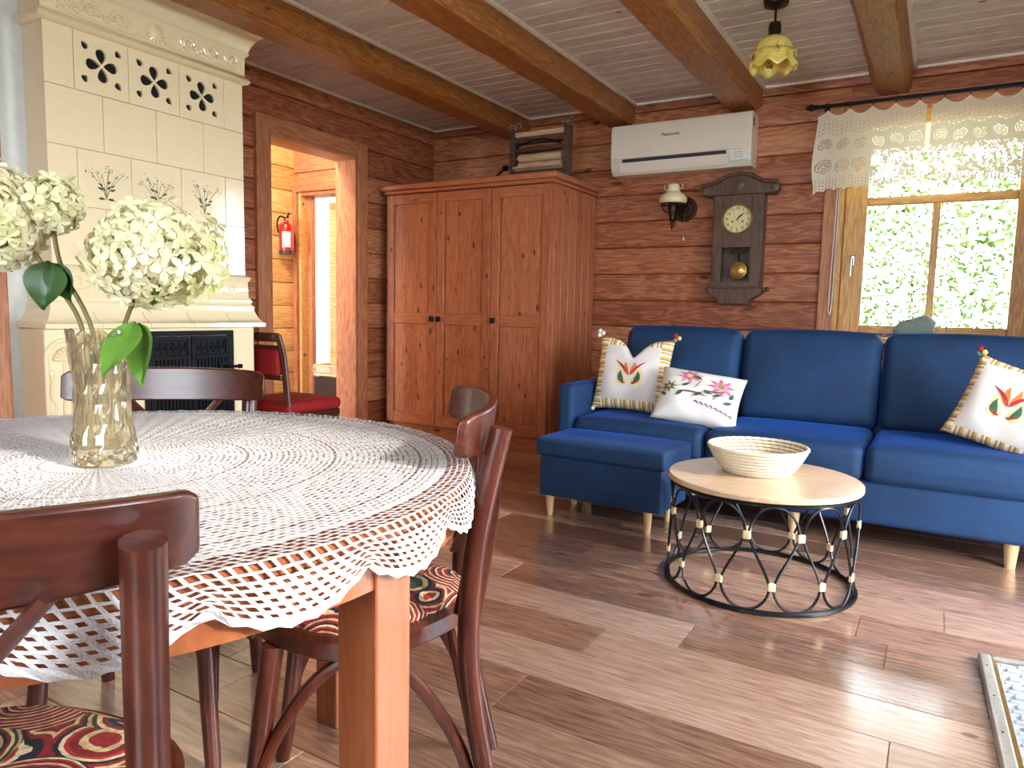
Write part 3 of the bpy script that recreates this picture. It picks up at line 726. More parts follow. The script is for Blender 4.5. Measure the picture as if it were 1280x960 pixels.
# ------------------------------------------------------------------ wardrobe
WX0, WX1, WY0, WY1 = -3.715, -2.285, 4.35, 5.035
wd = thing('wardrobe', 'tall stained pine wardrobe with three panelled doors', 'wardrobe', ((WX0 + WX1) / 2, WY0, 0))
hw = (WX1 - WX0) / 2; dp = WY1 - WY0
obj('carcass', MB().bx(-hw, hw, .024, dp, .10, 1.86), 'wardrobe', wd, .004)
obj('plinth', MB().bx(-hw + .01, hw - .01, .03, dp - .02, 0, .10), 'wardrobeh', wd, .004)
obj('cornice', MB().bx(-hw - .02, hw + .02, -.02, dp, 1.86, 1.885).bx(-hw - .045, hw + .045, -.045, dp, 1.885, 1.925), 'wardrobeh', wd, .008)
random.seed(5)
nb = 6
for k in range(nb):                           # boards of the visible end
    a = .03 + (dp - .03) * k / nb; b = .03 + (dp - .03) * (k + 1) / nb
    obj('side_board', MB().bx(0, .012, -(b - a) / 2 + .001, (b - a) / 2 - .001, .0, 1.75), 'wardrobe', wd, .003, loc=(hw - .001, (a + b) / 2, .105))
dw = 2 * hw / 3
for k in range(3):
    x0 = -hw + k * dw + .003; x1 = x0 + dw - .006; z0, z1 = .115, 1.85; sw = .068
    dr = obj('door', MB().bx(x0, x1, .008, .022, z0, z1), 'wardrobe', wd)
    for a, b in ((x0, x0 + sw), (x1 - sw, x1)): obj('stile', MB().bx(-sw/2, sw/2, -.010, .008, z0, z1), 'wardrobe', dr, .004, loc=((a + b) / 2, 0, 0))
    for a, b in ((z0, z0 + .09), (.885, .965), (z1 - .07, z1)): obj('rail', MB().bx(-(dw - .006)/2 + sw, (dw - .006)/2 - sw, -.009, .008, 0, b - a), 'wardrobeh', dr, .004, loc=((x0 + x1) / 2, 0, a))
    for a, b in ((z0 + .09, .885), (.965, z1 - .07)):
        for j in range(3):
            pw_ = (x1 - x0 - 2 * sw - .012) / 3; px = x0 + sw + .006 + pw_ * (j + .5)
            obj('panel_board', MB().bx(-pw_/2 + .0006, pw_/2 - .0006, .001, .009, 0, b - a), 'wardrobe', dr, .0025, loc=(px, 0, a))
    kx = (x1 - .03) if k == 0 else (x0 + .03)
    obj('knob', MB().rbox((kx, -.022, .925), (.028, .024, .04), .006), 'black', dr)

# ------------------------------------------------------------------ old laundry wringer on the wardrobe
wr = thing('laundry_wringer', 'antique wooden laundry wringer with crank on top of the wardrobe', 'wringer', (-2.50, 4.56, 1.925))
for s_ in (-1, 1): obj('side_post', MB().bx(s_*.215 - .02, s_*.215 + .02, -.035, .035, 0, .35), 'oldwood', wr, .004)
obj('lower_bar', MB().bx(-.195, .195, -.03, .03, .02, .065), 'oldwood', wr, .004)
obj('middle_bar', MB().bx(-.195, .195, -.03, .03, .195, .225), 'oldwood', wr, .004)
obj('upper_bar', MB().bx(-.195, .195, -.03, .03, .255, .285), 'oldwood', wr, .004)
obj('top_bar', MB().bx(-.205, .205, -.025, .025, .30, .335), 'roller', wr, .004)
for z in (.10, .155): obj('roller', MB().lathe([(.006, -.195), (.006, -.17), (.026, -.17), (.026, .17), (.006, .17), (.006, .195)], 16, (0, 0, z), 'x'), 'roller', wr)
obj('tray', MB().box((0, -.045, .075), (.38, .05, .012), (math.radians(-20), 0, 0)), 'roller', wr, .002)
obj('leaf_spring', MB().tube([(x * .18, -.034, .225 + .045 * (1 - x * x)) for x in [-1 + i / 8 for i in range(17)]], .006, 6, flat=(1, 1)), 'black', wr)
for s_ in (-1, 1):
    c = obj('clamp_screw', MB().tube([(s_*.21, 0, .33), (s_*.21, 0, .385)], .006, 8), 'chrome', wr)
    obj('wing', MB().tube([(s_*.21 + .045 * math.cos(a), .0, .385 + .016 * math.sin(2 * a)) for a in [i * 2 * PI / 20 for i in range(20)]], .005, 6, closed=True), 'chrome', c)
cr = obj('crank', MB().tube(smoothline([(-.2, 0, .10), (-.27, 0, .10), (-.30, 0, .09), (-.40, -.02, .015)], 5), .007, 8), 'black', wr)
obj('crank_hub', MB().lathe([(0, -.02), (.02, -.018), (.022, .012), (0, .02)], 12, (-.285, 0, .10), 'x'), 'black', cr)

# ------------------------------------------------------------------ air conditioner
ac = thing('air_conditioner', 'white wall mounted split air conditioner above the small wall lamp', 'air conditioner', (-1.615, 4.88, 1.975))
L = .978
pr = [(.175, .0), (.05, .0), (.018, .03), (.002, .10), (0, .2), (.002, .315), (.012, .340), (.175, .345)]
obj('body', MB().prism([(a, b) for a, b in pr], -L/2, L/2, 'yz'), 'acwhite', ac, .006)
obj('front_panel', MB().prism([(.004, .105), (-.006, .108), (-.007, .2), (-.005, .315), (.006, .338), (.012, .338)], -L/2 + .004, L/2 - .012, 'yz'), 'acwhite', ac, .003)
obj('air_slot', MB().prism([(.0, .082), (-.002, .104), (.01, .104), (.01, .082)], -.40, .33, 'yz'), 'dkgrey', ac)
obj('louver', MB().prism([(.022, .012), (.0005, .076), (-.003, .079), (.006, .05), (.018, .016)], -.42, .34, 'yz'), 'acwhite', ac, .001)
obj('display', MB().prism([(.004, .03), (-.003, .035), (-.003, .10), (.004, .102)], .355, .47, 'yz'), 'whitelabel', ac, .001)
for z in (.085, .07, .055): obj('display_mark', MB().bx(.385, .44, -.0042, -.003, z - .002, z + .002), 'chrome', ac)
text('logo', 'Panasonic', .032, 'ink', ac, (-.05, -.0085, .245), (PI/2, 0, 0))
text('lettering', 'nanoe', .014, 'chrome', ac, (-.44, -.004, .09), (PI/2, 0, 0))
obj('side_clip', MB().bx(L/2, L/2 + .004, .03, .045, .25, .30), 'dkgrey', ac)

# ------------------------------------------------------------------ wall clock
ck = thing('wall_clock', 'dark carved wooden pendulum wall clock with cream dial', 'clock', (-1.203, 5.058, 1.075))
W2 = .163; fy = -.115
obj('case', slab(MB(), 'x', -W2, W2, fy, 0, .10, .73, []) if False else MB().bx(-W2, -W2 + .02, fy, 0, .105, .725).bx(W2 - .02, W2, fy, 0, .105, .725).bx(-W2 + .02, W2 - .02, -.012, 0, .105, .725).bx(-W2 + .02, W2 - .02, fy, -.012, .105, .125).bx(-W2 + .02, W2 - .02, fy, -.012, .705, .725), 'clock', ck, .003)
crown = [(-.235, .735), (-.225, .72), (.225, .72), (.235, .735), (.245, .775), (.225, .79), (.20, .782), (.17, .79)] + [(.155 * math.cos(a), .79 + .058 * math.sin(a)) for a in [PI * i / 12 for i in range(1, 12)]] + [(-.17, .79), (-.20, .782), (-.225, .79), (-.245, .775)]
cwn = obj('crown', MB().prism(crown, fy - .02, -.004, 'xz'), 'clock', ck, .004)
obj('crown_cap', MB().tube(smoothline([(-.25, fy - .03, .785), (-.2, fy - .03, .79), (-.15, fy - .03, .80), (-.08, fy - .03, .838), (0, fy - .03, .852), (.08, fy - .03, .838), (.15, fy - .03, .80), (.2, fy - .03, .79), (.25, fy - .03, .785)], 5), .014, 8), 'clock', cwn)
obj('crown_carving', MB().lathe([(0, -.008), (.03, -.004), (.045, 0)], 4, (0, fy - .02, .785), 'y'), 'clock', cwn)
for s_ in (-1, 1): obj('crown_ear', MB().lathe([(0, -.03), (.03, -.025), (.034, 0), (.03, .07), (0, .072)], 16, (s_ * .225, fy + .005, .755), 'y'), 'clock', cwn)
dr = obj('door', slab(MB(), 'x', -W2 + .012, W2 - .012, fy - .014, fy, .115, .715, [(-.095, .095, .145, .375), (-.093, .093, .468, .654)]), 'clock', ck, .002)
mb = MB(); n = 32; vs = []
sq = []
for i in range(n):
    a = 2 * PI * i / n; c, s_ = math.cos(a), math.sin(a); q = .0955 / max(abs(c), abs(s_)); sq.append((q * c, q * s_))
for yy in (fy - .013, fy - .002):
    vs += [(sq[i][0], yy, .561 + sq[i][1]) for i in range(n)] + [(.096 * math.cos(2*PI*i/n), yy, .561 + .096 * math.sin(2*PI*i/n)) for i in range(n)]
fs = []
for i in range(n):
    j = (i + 1) % n; fs += [(i, j, n + j, n + i), (n + i, n + j, 3*n + j, 3*n + i)]
obj('dial_surround', mb.add(vs, fs), 'clock', dr)
dl = obj('dial', MB().lathe([(0, fy - .004), (.094, fy - .004), (.094, fy + .004)], 40, (0, 0, .561), 'y'), 'dial', ck)
obj('bezel', MB().tube([(.094 * math.cos(a), fy - .014, .561 + .094 * math.sin(a)) for a in [i * 2 * PI / 40 for i in range(40)]], .006, 8, closed=True), 'brass', dl)
for k in range(1, 13):
    a = k * PI / 6; text('numeral', str(k), .030, 'ink', dl, (.071 * math.sin(a), fy - .0055, .561 + .071 * math.cos(a)), (PI/2, 0, 0))
def hand(ang, L_, w): 
    c, s_ = math.cos(ang), math.sin(ang); P_ = [(-w * .5, -.012), (w * .5, -.012), (w, L_ * .6), (0, L_), (-w, L_ * .6)]
    return MB().prism([(c * a + s_ * b, .561 - s_ * a + c * b) for a, b in P_], fy - .0085, fy - .007, 'xz')
obj('hour_hand', hand(math.radians(41), .042, .005), 'ink', dl); obj('minute_hand', hand(math.radians(46), .066, .0035), 'ink', dl)
for s_ in (-1, 1): obj('winding_hole', MB().lathe([(0, fy - .0065), (.006, fy - .0065), (.006, fy - .004)], 12, (s_ * .034, 0, .545), 'y'), 'ink', dl)
obj('glass', MB().bx(-.094, .094, fy - .008, fy - .006, .146, .374), 'pane', dr, smooth=0)
pn = obj('pendulum', MB().tube([(.0, -.07, .46), (.01, -.07, .23)], .004, 6).bx(-.05, .055, -.075, -.065, .34, .365), 'dbrass', ck)
obj('pendulum_bob', MB().lathe([(0, -.012), (.03, -.010), (.04, -.006), (.042, -.010), (.056, -.006), (.058, 0), (0, .004)], 32, (.012, -.07, .225), 'y'), 'brass', pn)
obj('base', MB().prism([(-.185, .105), (.185, .105), (.175, .075), (.14, .05), (.105, .03), (.10, .0), (-.10, .0), (-.105, .03), (-.14, .05), (-.175, .075)], fy - .018, -.002, 'xz'), 'clock', ck, .004)
for s_ in (-1, 1): obj('side_finial', MB().lathe([(0, -.016), (.015, -.008), (.012, .004), (.02, .012), (0, .03)], 10, (s_ * .19, fy + .04, .10), 'x'), 'clock', ck)

# ------------------------------------------------------------------ wall sconce
sc_ = thing('wall_sconce', 'small bronze wall lamp with cream glass shade and pull chain', 'lamp', (-1.60, 5.058, 1.735))
obj('back_plate', MB().lathe([(0, -.03), (.03, -.028), (.035, -.02), (.06, -.018), (.065, -.010), (.085, -.008), (.088, 0)], 28, (0, 0, 0), 'y'), 'dbrass', sc_)
obj('arm', MB().tube(smoothline([(0, -.02, 0), (-.01, -.06, -.035), (-.03, -.10, -.03), (-.045, -.125, .0)], 6), .008, 8), 'dbrass', sc_)
bd = obj('lamp_body', MB().lathe([(0, -.155), (.006, -.14), (.014, -.115), (.012, -.10), (.022, -.085), (.018, -.06), (.03, -.035), (.034, -.01), (.03, .02), (.0, .03)], 16, (-.047, -.13, 0)), 'dbrass', sc_)
obj('shade_ring', MB().tube([(-.047 + .085 * math.cos(a), -.13 + .085 * math.sin(a), .02) for a in [PI * i / 12 for i in range(24)]], .004, 6, closed=True).tube(smoothline([(-.128, -.13, .02), (-.10, -.13, -.03), (-.06, -.13, -.03)], 4), .004, 6).tube(smoothline([(.034, -.13, .02), (.0, -.13, -.03), (-.03, -.13, -.03)], 4), .004, 6), 'dbrass', bd)
sh = obj('lamp_shade', MB().lathe([(.088, .025), (.097, .04), (.098, .058), (.085, .08), (.062, .095), (.05, .105), (.05, .118), (.042, .122), (.044, .14), (.036, .155), (.0, .158)], 32, (-.047, -.13, 0)), 'opal', sc_)
for s_ in (-1, 1): obj('shade_ear', MB().tube(smoothline([(-.047 + s_ * .042, -.13, .125), (-.047 + s_ * .062, -.13, .128), (-.047 + s_ * .066, -.13, .145), (-.047 + s_ * .058, -.13, .155)], 4), .004, 6), 'opal', sh)
cdn = obj('pull_chain', MB().tube([(.015, -.05, -.03), (.015, -.05, -.20)], .0015, 6), 'brass', sc_)
obj('chain_knob', MB().lathe([(0, -.012), (.005, -.01), (.005, .01), (0, .012)], 8, (.015, -.05, -.21)), 'whitelabel', cdn)

# ------------------------------------------------------------------ pendant lamp
pd = thing('pendant_lamp', 'brass pendant lamp with scalloped yellow glass shade between beams', 'lamp', (-.777, 3.72, 0))
obj('ceiling_rose', MB().lathe([(0, 2.462), (.02, 2.462), (.055, 2.475), (.06, 2.499), (0, 2.4995)], 24), 'dbrass', pd)
obj('stem', MB().tube([(0, 0, 2.47), (0, 0, 2.40)], .006, 8).tube([(0, .012 * math.cos(a), 2.435 + .016 * math.sin(a)) for a in [i * PI / 8 for i in range(16)]], .003, 6, closed=True), 'dbrass', pd)
obj('socket', MB().lathe([(0, 2.405), (.012, 2.40), (.026, 2.395), (.030, 2.375), (.028, 2.335), (.034, 2.325), (0, 2.322)], 20), 'dbrass', pd)
def tul(r, z, a, i):
    k = max(0, (2.27 - z) / .09) ; return r * (1 + .05 * k * math.cos(8 * a)), z + .014 * k * math.cos(8 * a)
obj('shade', MB().lathe([(.034, 2.33), (.055, 2.325), (.078, 2.305), (.09, 2.275), (.093, 2.245), (.092, 2.225), (.098, 2.205), (.113, 2.187)], 64, cap=False, fn=tul), 'tulip', pd, thick=.004)
obj('shade_frill', MB().lathe([(.0945, 2.262), (.10, 2.248), (.107, 2.243)], 64, cap=False, fn=lambda r, z, a, i: (r, z + .006 * math.cos(8 * a + 1) * i)), 'tulip', pd, thick=.003)
obj('bulb', MB().lathe([(0, 2.235), (.02, 2.24), (.028, 2.262), (.022, 2.285), (.013, 2.305), (.013, 2.32)], 16), 'opal', pd)

# ------------------------------------------------------------------ curtain rod and lace valance
rd = thing('curtain_rod', 'black iron curtain rod above the window', 'curtain rod', (0, 4.985, 2.312))
obj('rod', MB().tube([(-.76, 0, 0), (1.15, 0, 0)], .011, 10), 'blacksteel', rd)
obj('finial', MB().lathe([(0, -.06), (.012, -.045), (.022, -.02), (.012, 0), (.018, .01), (0, .03)], 12, (-.77, 0, 0), 'x'), 'blacksteel', rd)
obj('bracket', MB().tube([(-.70, 0, -.005), (-.70, .07, -.01)], .008, 8).bx(-.72, -.68, .06, .072, -.05, .03), 'blacksteel', rd)
for x in [-.69 + .125 * i for i in range(14)]:
    obj('ring', MB().tube([(x, .017 * math.cos(a), .0 - .006 + .019 * math.sin(a)) for a in [i * 2 * PI / 14 for i in range(14)]], .0028, 6, closed=True), 'blacksteel', rd)
def lace(mb, P, nu, nv, hole, closed=False):
    """net of cells with shared corners; hole(i, j) is the open share of the cell"""
    w = nu if closed else nu + 1
    vs = [P(i, j) for j in range(nv + 1) for i in range(w)]; fs = []
    for j in range(nv):
        for i in range(nu):
            a, b, c, d = j*w + i, j*w + (i+1) % w, (j+1)*w + (i+1) % w, (j+1)*w + i
            h = hole(i, j)
            if h == 0: fs.append((a, b, c, d)); continue
            cen = (Vector(vs[a]) + Vector(vs[b]) + Vector(vs[c]) + Vector(vs[d])) / 4; o = len(vs)
            A, B, C_, D = (Vector(vs[q]) for q in (a, b, c, d)); su, sv = h if isinstance(h, tuple) else (h, h)
            ex = ((B + C_) - (A + D)) / 4; ey = ((C_ + D) - (A + B)) / 4
            for p, q in ((-1, -1), (1, -1), (1, 1), (-1, 1)): vs.append(tuple(cen + ex * p * su + ey * q * sv))
            fs += [(a, b, o+1, o), (b, c, o+2, o+1), (c, d, o+3, o+2), (d, a, o, o+3)]
    return mb.add(vs, fs)
def valance(x0, x1, top, bot, label, seed, flare=0):
    random.seed(seed); nu = int((x1 - x0) / .0062); nv = 70; per = .125; H = top - bot
    def P(i, j):
        u = i / nu; v = j / nv; x = x0 + (x1 - x0) * u
        ph = (x + .69) / per; sag = abs(math.sin(PI * ph)) ** .8
        zt = top - .038 * sag; zb = bot + .016 * abs(math.sin(PI * ph * 2.0)) - .01
        z = zt + (zb - zt) * v
        yy = 4.972 + .012 * math.sin(2 * PI * ph * .5 + seed) * v + .006 * math.sin(9 * x + 3 * v)
        if flare and u < .12:
            k = (1 - u / .12); yy -= .03 * k * v; x -= .035 * k * v * math.sin(PI * min(1, v * 1.1)); z -= .03 * k * v
        return (x, yy, z)
    def hole(i, j):
        v = j / nv; x = i * .0062; 
        if j < 2 or j > nv - 2: return 0
        if v < .10: return .45 if (i + j) % 2 else 0
        if v < .26: return .55 if (i % 4) and (j % 4) else 0
        # rows of round medallions
        for (vc, rr) in ((.40, .036), (.68, .044)):
            cx = (x % .098) - .049; cz = (v - vc) * H; r = math.hypot(cx, cz)
            if r < rr:
                k = r / rr * 3.2
                if k % 1.0 > .55: return .82
                if int(math.atan2(cz, cx) * 3) % 2 and k > 1: return .2
                return 0
        if v < .84: return .25 if (i + j) % 2 else 0
        return .6 if (i % 3) and (j % 3) else 0
    o = obj('lace_valance', lace(MB(), P, nu, nv, hole), 'curtain', smooth=0)
    return tag(o, label, 'curtain', 'crocheted valance panels')
valance(-.745, -.15, 2.285, 1.80, 'cream crocheted lace valance panel over the window latch side', 1, 1)
valance(-.125, .62, 2.285, 1.80, 'cream crocheted lace valance panel beyond the split in the curtain', 2)

# ------------------------------------------------------------------ cloth hat on the sill
ht = thing('cloth_hat', 'sage green cloth hat lying on the window sill', 'hat', (-.11, 4.965, .88))
def hatf(p):
    return (p.x + .01 * math.sin(p.z * 40), p.y, p.z + .018 * math.sin(p.x * 14 + .8) * (p.z > 0) + .006 * math.sin(p.x * 37))
obj('crown', MB().rbox((-.02, 0, .062), (.22, .13, .115), .055, 5, 8, hatf), 'hat', ht)
obj('brim', MB().lathe([(.0, .004), (.10, .004), (.135, .012), (.14, .016), (.10, .012), (0, .012)], 32, fn=lambda r, z, a, i: (r * (1 + .06 * math.cos(3 * a)), z + .006 * math.sin(4 * a) * (r > .12) + .008 * (r > .12)), cap=False), 'hat', ht, loc=(.0, 0, 0), rot=(0, 0, 0)).scale = (1.05, .62, 1)
obj('strap', MB().tube(smoothline([(.08, -.03, .10), (.13, -.03, .095), (.15, -.03, .06), (.135, -.03, .02)], 5), .004, 6), 'hat', ht)

# ------------------------------------------------------------------ sofa
sf = thing('sofa', 'long blue velvet sofa with three seat and back cushions', 'sofa', (-.59, 3.42, 0))
SL, SR_ = -1.05, 1.05            # between the arms, local x
obj('base', MB().rbox((0, .46, .20), (2.10, .90, .19), .02, 3, 6), 'velvet', sf)
obj('back_frame', MB().rbox((0, .86, .42), (2.12, .16, .62), .04, 3, 6), 'velvet', sf)
for s_ in (-1, 1):
    arm = obj('arm', MB().rbox((s_ * 1.10, .47, .36), (.095, .94, .51), .03, 4, 6), 'velvet', sf)
    mb = MB()
    for x in (.2, .4, .6): mb.lathe([(0, -.006), (.010, -.003), (.012, .002)], 10, (s_ * 1.05, x, .50), 'x')
    obj('tuft_button', mb, 'velvet', arm)
for k in range(3):
    cx = -.70 + .70 * k
    def puff(p, cx=cx):
        u = p.x / .35; v = p.y / .31; t = max(0, p.z) / .08
        return (p.x, p.y - .012 * (1 - u * u) * (1 if p.y < 0 else 0) * (1 - abs(p.z) / .1), p.z + t * (.012 * (1 - u ** 4) * (1 - v ** 4)))
    sc1 = obj('seat_cushion', MB().rbox((cx, .30, .365), (.694, .62, .165), .045, 5, 10, puff), 'velvet', sf)
    def puffb(p):
        u = p.x / .35; v = p.z / .23; return (p.x, p.y - .035 * (1 - u ** 4) * (1 - v * v) * (1 if p.y < 0 else .4), p.z + .012 * (1 - u * u) * (p.z > .15))
    o = obj('back_cushion', MB().rbox((0, 0, 0), (.690, .17, .50), .055, 5, 10, puffb), 'velvet', sf, loc=(cx, .735, .665), rot=(math.radians(-14), 0, 0))
    mb = MB().tube([(-.345 + .69 * i / 20, -.055, .245 + .012 * (1 - (2*i/20-1)**2)) for i in range(21)], .004, 6)
    obj('piping', mb, 'velvet', o)
for x in (-.98, .07, .905):
    for y in (.06, .85):
        obj('leg', MB().lathe([(0, 0), (.019, 0), (.019, .004), (.028, .105), (0, .105)], 14), 'beech', sf, loc=(x, y, 0))

# ------------------------------------------------------------------ ottoman
ot = thing('ottoman', 'low blue velvet storage ottoman with lid on tapered beech legs', 'ottoman', (-1.315, 3.205, 0), math.radians(-2))
obj('box', MB().rbox((0, 0, .205), (.63, .33, .20), .012, 3, 3), 'velvet', ot)
obj('lid', MB().rbox((0, 0, .347), (.66, .36, .088), .018, 4, 6, lambda p: (p.x, p.y, p.z + (.008 * (1 - (p.x / .33) ** 4) * (1 - (p.y / .18) ** 4) if p.z > 0 else 0))), 'velvet', ot)
for x in (-.27, .24):
    for y in (-.13, .125): obj('leg', MB().lathe([(0, 0), (.013, 0), (.014, .003), (.022, .108), (0, .108)], 14), 'beech', ot, loc=(x, y, 0))

# ------------------------------------------------------------------ cushions
def pillow(name, label, w, h, t, mat, loc, rot, dent=0, group=None):
    root = thing(name, label, 'cushion', loc, rot=rot, group=group)
    def sh(u, v, side):
        e = (max(0, 1 - abs(u) ** 2.6) * max(0, 1 - abs(v) ** 2.6)) ** .55
        pin = 1 - .07 * (1 - u * u) * v * v; pin2 = 1 - .07 * (1 - v * v) * u * u
        x = u * w / 2 * pin2; z = v * h / 2 * pin
        if dent: z -= dent * math.exp(-(abs(u) / .26) ** 1.5) * max(0, (v + .4) / 1.4) ** 2
        wr_ = .004 * math.sin(7 * u + 3 * v) * e + .003 * math.sin(11 * v - 4 * u) * e
        return Vector((x, side * (t / 2 * e + wr_), z))
    mb = MB(); n = 26
    for s_ in (-1, 1): mb.surf(lambda a, b, s_=s_: sh(2*a - 1, 2*b - 1, s_), n, n)
    me = obj('cover', mb, mat, root)
    bm = bmesh.new(); bm.from_mesh(me.data); bmesh.ops.remove_doubles(bm, verts=bm.verts, dist=.0008); bmesh.ops.recalc_face_normals(bm, faces=bm.faces); bm.to_mesh(me.data); bm.free()
    me.data.polygons.foreach_set('use_smooth', [True] * len(me.data.polygons))
    def patch(nm, polys, m_):
        """embroidered shapes: (u, v) outlines laid on the front of the cushion"""
        mb = MB()
        for P_ in polys:
            c = Vector((sum(p[0] for p in P_) / len(P_), sum(p[1] for p in P_) / len(P_)))
            pts = [sh(c.x, c.y, -1)] + [sh(c.x + (p[0]-c.x) * .5, c.y + (p[1]-c.y) * .5, -1) for p in P_] + [sh(p[0], p[1], -1) for p in P_]
            _lay = .0012 + .0006 * len(me.children); pts = [q - Vector((0, _lay, 0)) for q in pts]; k = len(P_)
            mb.add(pts, [(0, 1 + i, 1 + (i+1) % k) for i in range(k)] + [(1 + i, 1 + k + i, 1 + k + (i+1) % k, 1 + (i+1) % k) for i in range(k)])
        return obj(nm, mb, m_, me, thick=0)
    return root, me, patch, sh
def leafshape(x, y, ang, L, W, bend=0, n=5):
    """leaf outline starting at (x, y)"""
    a = []; b = []
    for i in range(n + 1):
        t = i / n; w = W * math.sin(PI * min(1, t ** .8)) ; an = ang + bend * t
        px, py = x + L * t * math.cos(an), y + L * t * math.sin(an)
        a.append((px - w * math.sin(an), py + w * math.cos(an))); b.append((px + w * math.sin(an), py - w * math.cos(an)))
    return a + b[1:-1][::-1]
def disc(x, y, r, n=10): return [(x + r * math.cos(2*PI*i/n), y + r * math.sin(2*PI*i/n)) for i in range(n)]
R90 = math.radians
def tassel(root, at, cols):
    for k, m_ in enumerate(cols):
        o = MB().lathe([(0, -.014), (.010, -.008), (.012, .004), (0, .014)], 8, (at[0] + .014 * math.cos(k * 2.1), at[1] - .004, at[2] + .014 * math.sin(k * 2.1)))
        obj('tassel', o, m_, root)
def folk(patch):
    patch('motif_ground', [leafshape(-.20, -.30, R90(100), .52, .11), leafshape(.20, -.30, R90(80), .52, .11), disc(-.20, -.22, .15), disc(.20, -.22, .15)], 'e_cream')
    patch('motif_petal_inner', [leafshape(.02, -.06, R90(58), .46, .075, .35), leafshape(-.02, -.06, R90(122), .46, .075, -.35)], 'e_orange')
    patch('motif_petals', [leafshape(0, -.06, R90(62), .58, .040, -.35), leafshape(0, -.06, R90(118), .58, .040, .35)], 'e_red')
    patch('motif_leaves', [leafshape(.12, -.26, R90(20), .34, .085, .9), leafshape(-.12, -.26, R90(160), .34, .085, -.9)], 'e_green')
    patch('motif_hooks', [leafshape(.06, -.28, R90(-25), .24, .028, .9), leafshape(-.06, -.28, R90(205), .24, .028, -.9)], 'e_red')
p1, c1, pt, sh1 = pillow('striped_cushion', 'square folk cushion with chopped top leaning by the sofa arm', .42, .42, .15, 'stripe', (-1.437, 3.74, .662), (R90(-16), R90(2), R90(6)), dent=.11, group='folk cushions with striped borders')
folk(pt)
tassel(p1, sh1(1, 1, -1) + Vector((.005, 0, .012)), ['e_yellow', 'e_red', 'e_olive']); tassel(p1, sh1(-1, 1, -1) + Vector((-.005, 0, .012)), ['linen', 'linen', 'linen']); tassel(p1, sh1(-1, -1, -1), ['linen', 'e_brown'])
p3, c3, pt, sh3 = pillow('striped_cushion', 'square folk cushion standing on its corner at the far sofa end', .385, .385, .14, 'stripe', (.280, 3.68, .628), (R90(-22), R90(17), R90(-14)), dent=0, group='folk cushions with striped borders')
folk(pt); tassel(p3, sh3(-1, 1, -1) + Vector((-.004, 0, .008)), ['e_yellow', 'e_red', 'e_teal'])
p2, c2, pt, sh2 = pillow('floral_cushion', 'white oblong cushion embroidered with pink flowers and leaves', .43, .31, .17, 'linen', (-1.03, 3.62, .572), (R90(-34), R90(7), R90(8)))
random.seed(4)
def flower(x, y, r, cols):
    patch = pt
    patch('petals', [leafshape(x, y, R90(k * 45 + 10), r * 1.0, r * .16) for k in range(8)], cols[0])
    patch('petals', [leafshape(x, y, R90(k * 60 + 30), r * .62, r * .14) for k in range(6)], cols[1])
    patch('flower_heart', [disc(x, y, r * .22)], cols[2])
flower(-.28, .55, .34, ['e_rose', 'e_pink', 'e_cream']); flower(.50, .30, .36, ['e_pink', 'e_rose', 'e_olive']); flower(-.72, .05, .24, ['e_olive', 'e_brown', 'e_cream'])
pt('leaves', [leafshape(x, y, R90(a), .24, .05, .3) for x, y, a in ((-.42, .12, 20), (-.35, -.1, 215), (.02, .42, 130), (.12, .05, -40), (.1, -.05, 200), (.35, -.1, 20), (-.75, -.3, 120), (.75, -.05, 60), (.62, -.25, 10))], 'e_green')
pt('stems', [leafshape(-.5, -.12, R90(25), .75, .012, -.5), leafshape(.15, .05, R90(-20), .5, .012, .6), leafshape(-.1, .05, R90(70), .4, .012), leafshape(.35, -.3, R90(70), .45, .012)], 'e_brown')
pt('stitched_hem', [leafshape(-.05 + k * .12, -.38 - .03 * k, R90(35), .13, .022, -1.4) for k in range(8)], 'e_brown')

# ------------------------------------------------------------------ coffee table
ct = thing('coffee_table', 'round coffee table with pale oak top on a looped black wire frame', 'coffee table', (-.528, 2.755, 0))
CR, CH = .337, .405
obj('top', MB().lathe([(0, CH - .022), (.338, CH - .022), (.345, CH - .018), (.345, CH - .004), (.341, CH), (0, CH)], 72), 'oak', ct, smooth=30)
obj('top_ring', MB().tube([((CR - .006) * math.cos(a), (CR - .006) * math.sin(a), CH - .029) for a in [i * 2 * PI / 64 for i in range(64)]], .007, 8, closed=True), 'blacksteel', ct)
obj('base_ring', MB().tube([(CR * math.cos(a), CR * math.sin(a), .009) for a in [i * 2 * PI / 64 for i in range(64)]], .009, 8, closed=True), 'blacksteel', ct)
N = 12; da = 2 * PI / N; zu, zl = .270, .100; zt_, zb_ = CH - .035, .014
def cyl(a, z, r=CR - .004): return (r * math.cos(a), r * math.sin(a), z)
mb = MB()
top = [cyl(da * (t - .5) * .96, zu + (zt_ - zu) * (1 - abs(2 * t - 1) ** 2.3) ** .62) for t in [i / 20 for i in range(21)]]
low = [cyl(da * (t - .5) * .96 + da / 2, zl - (zl - zb_) * (1 - abs(2 * t - 1) ** 2.3) ** .62) for t in [i / 20 for i in range(21)]]
mb.tube(top, .0048, 6); mb.tube(low, .0048, 6)
for s_ in (-1, 1):
    a0 = da * .5; a1 = a0 + s_ * da * .5
    mb.tube([cyl(a0 + s_ * da * .02 + (a1 - a0 - s_ * da * .04) * (t * t * (3 - 2 * t) * .45 + t * .55), zu + .01 + (zl - zu - .02) * t) for t in [i / 8 for i in range(9)]], .0048, 6)
w0 = obj('wire_loop', mb, 'blacksteel', ct)
mbu = MB().rbox(cyl(da / 2, zu), (.014, .026, .030), .005, 2); mbl = MB().rbox(cyl(da, zl), (.014, .026, .030), .005, 2)
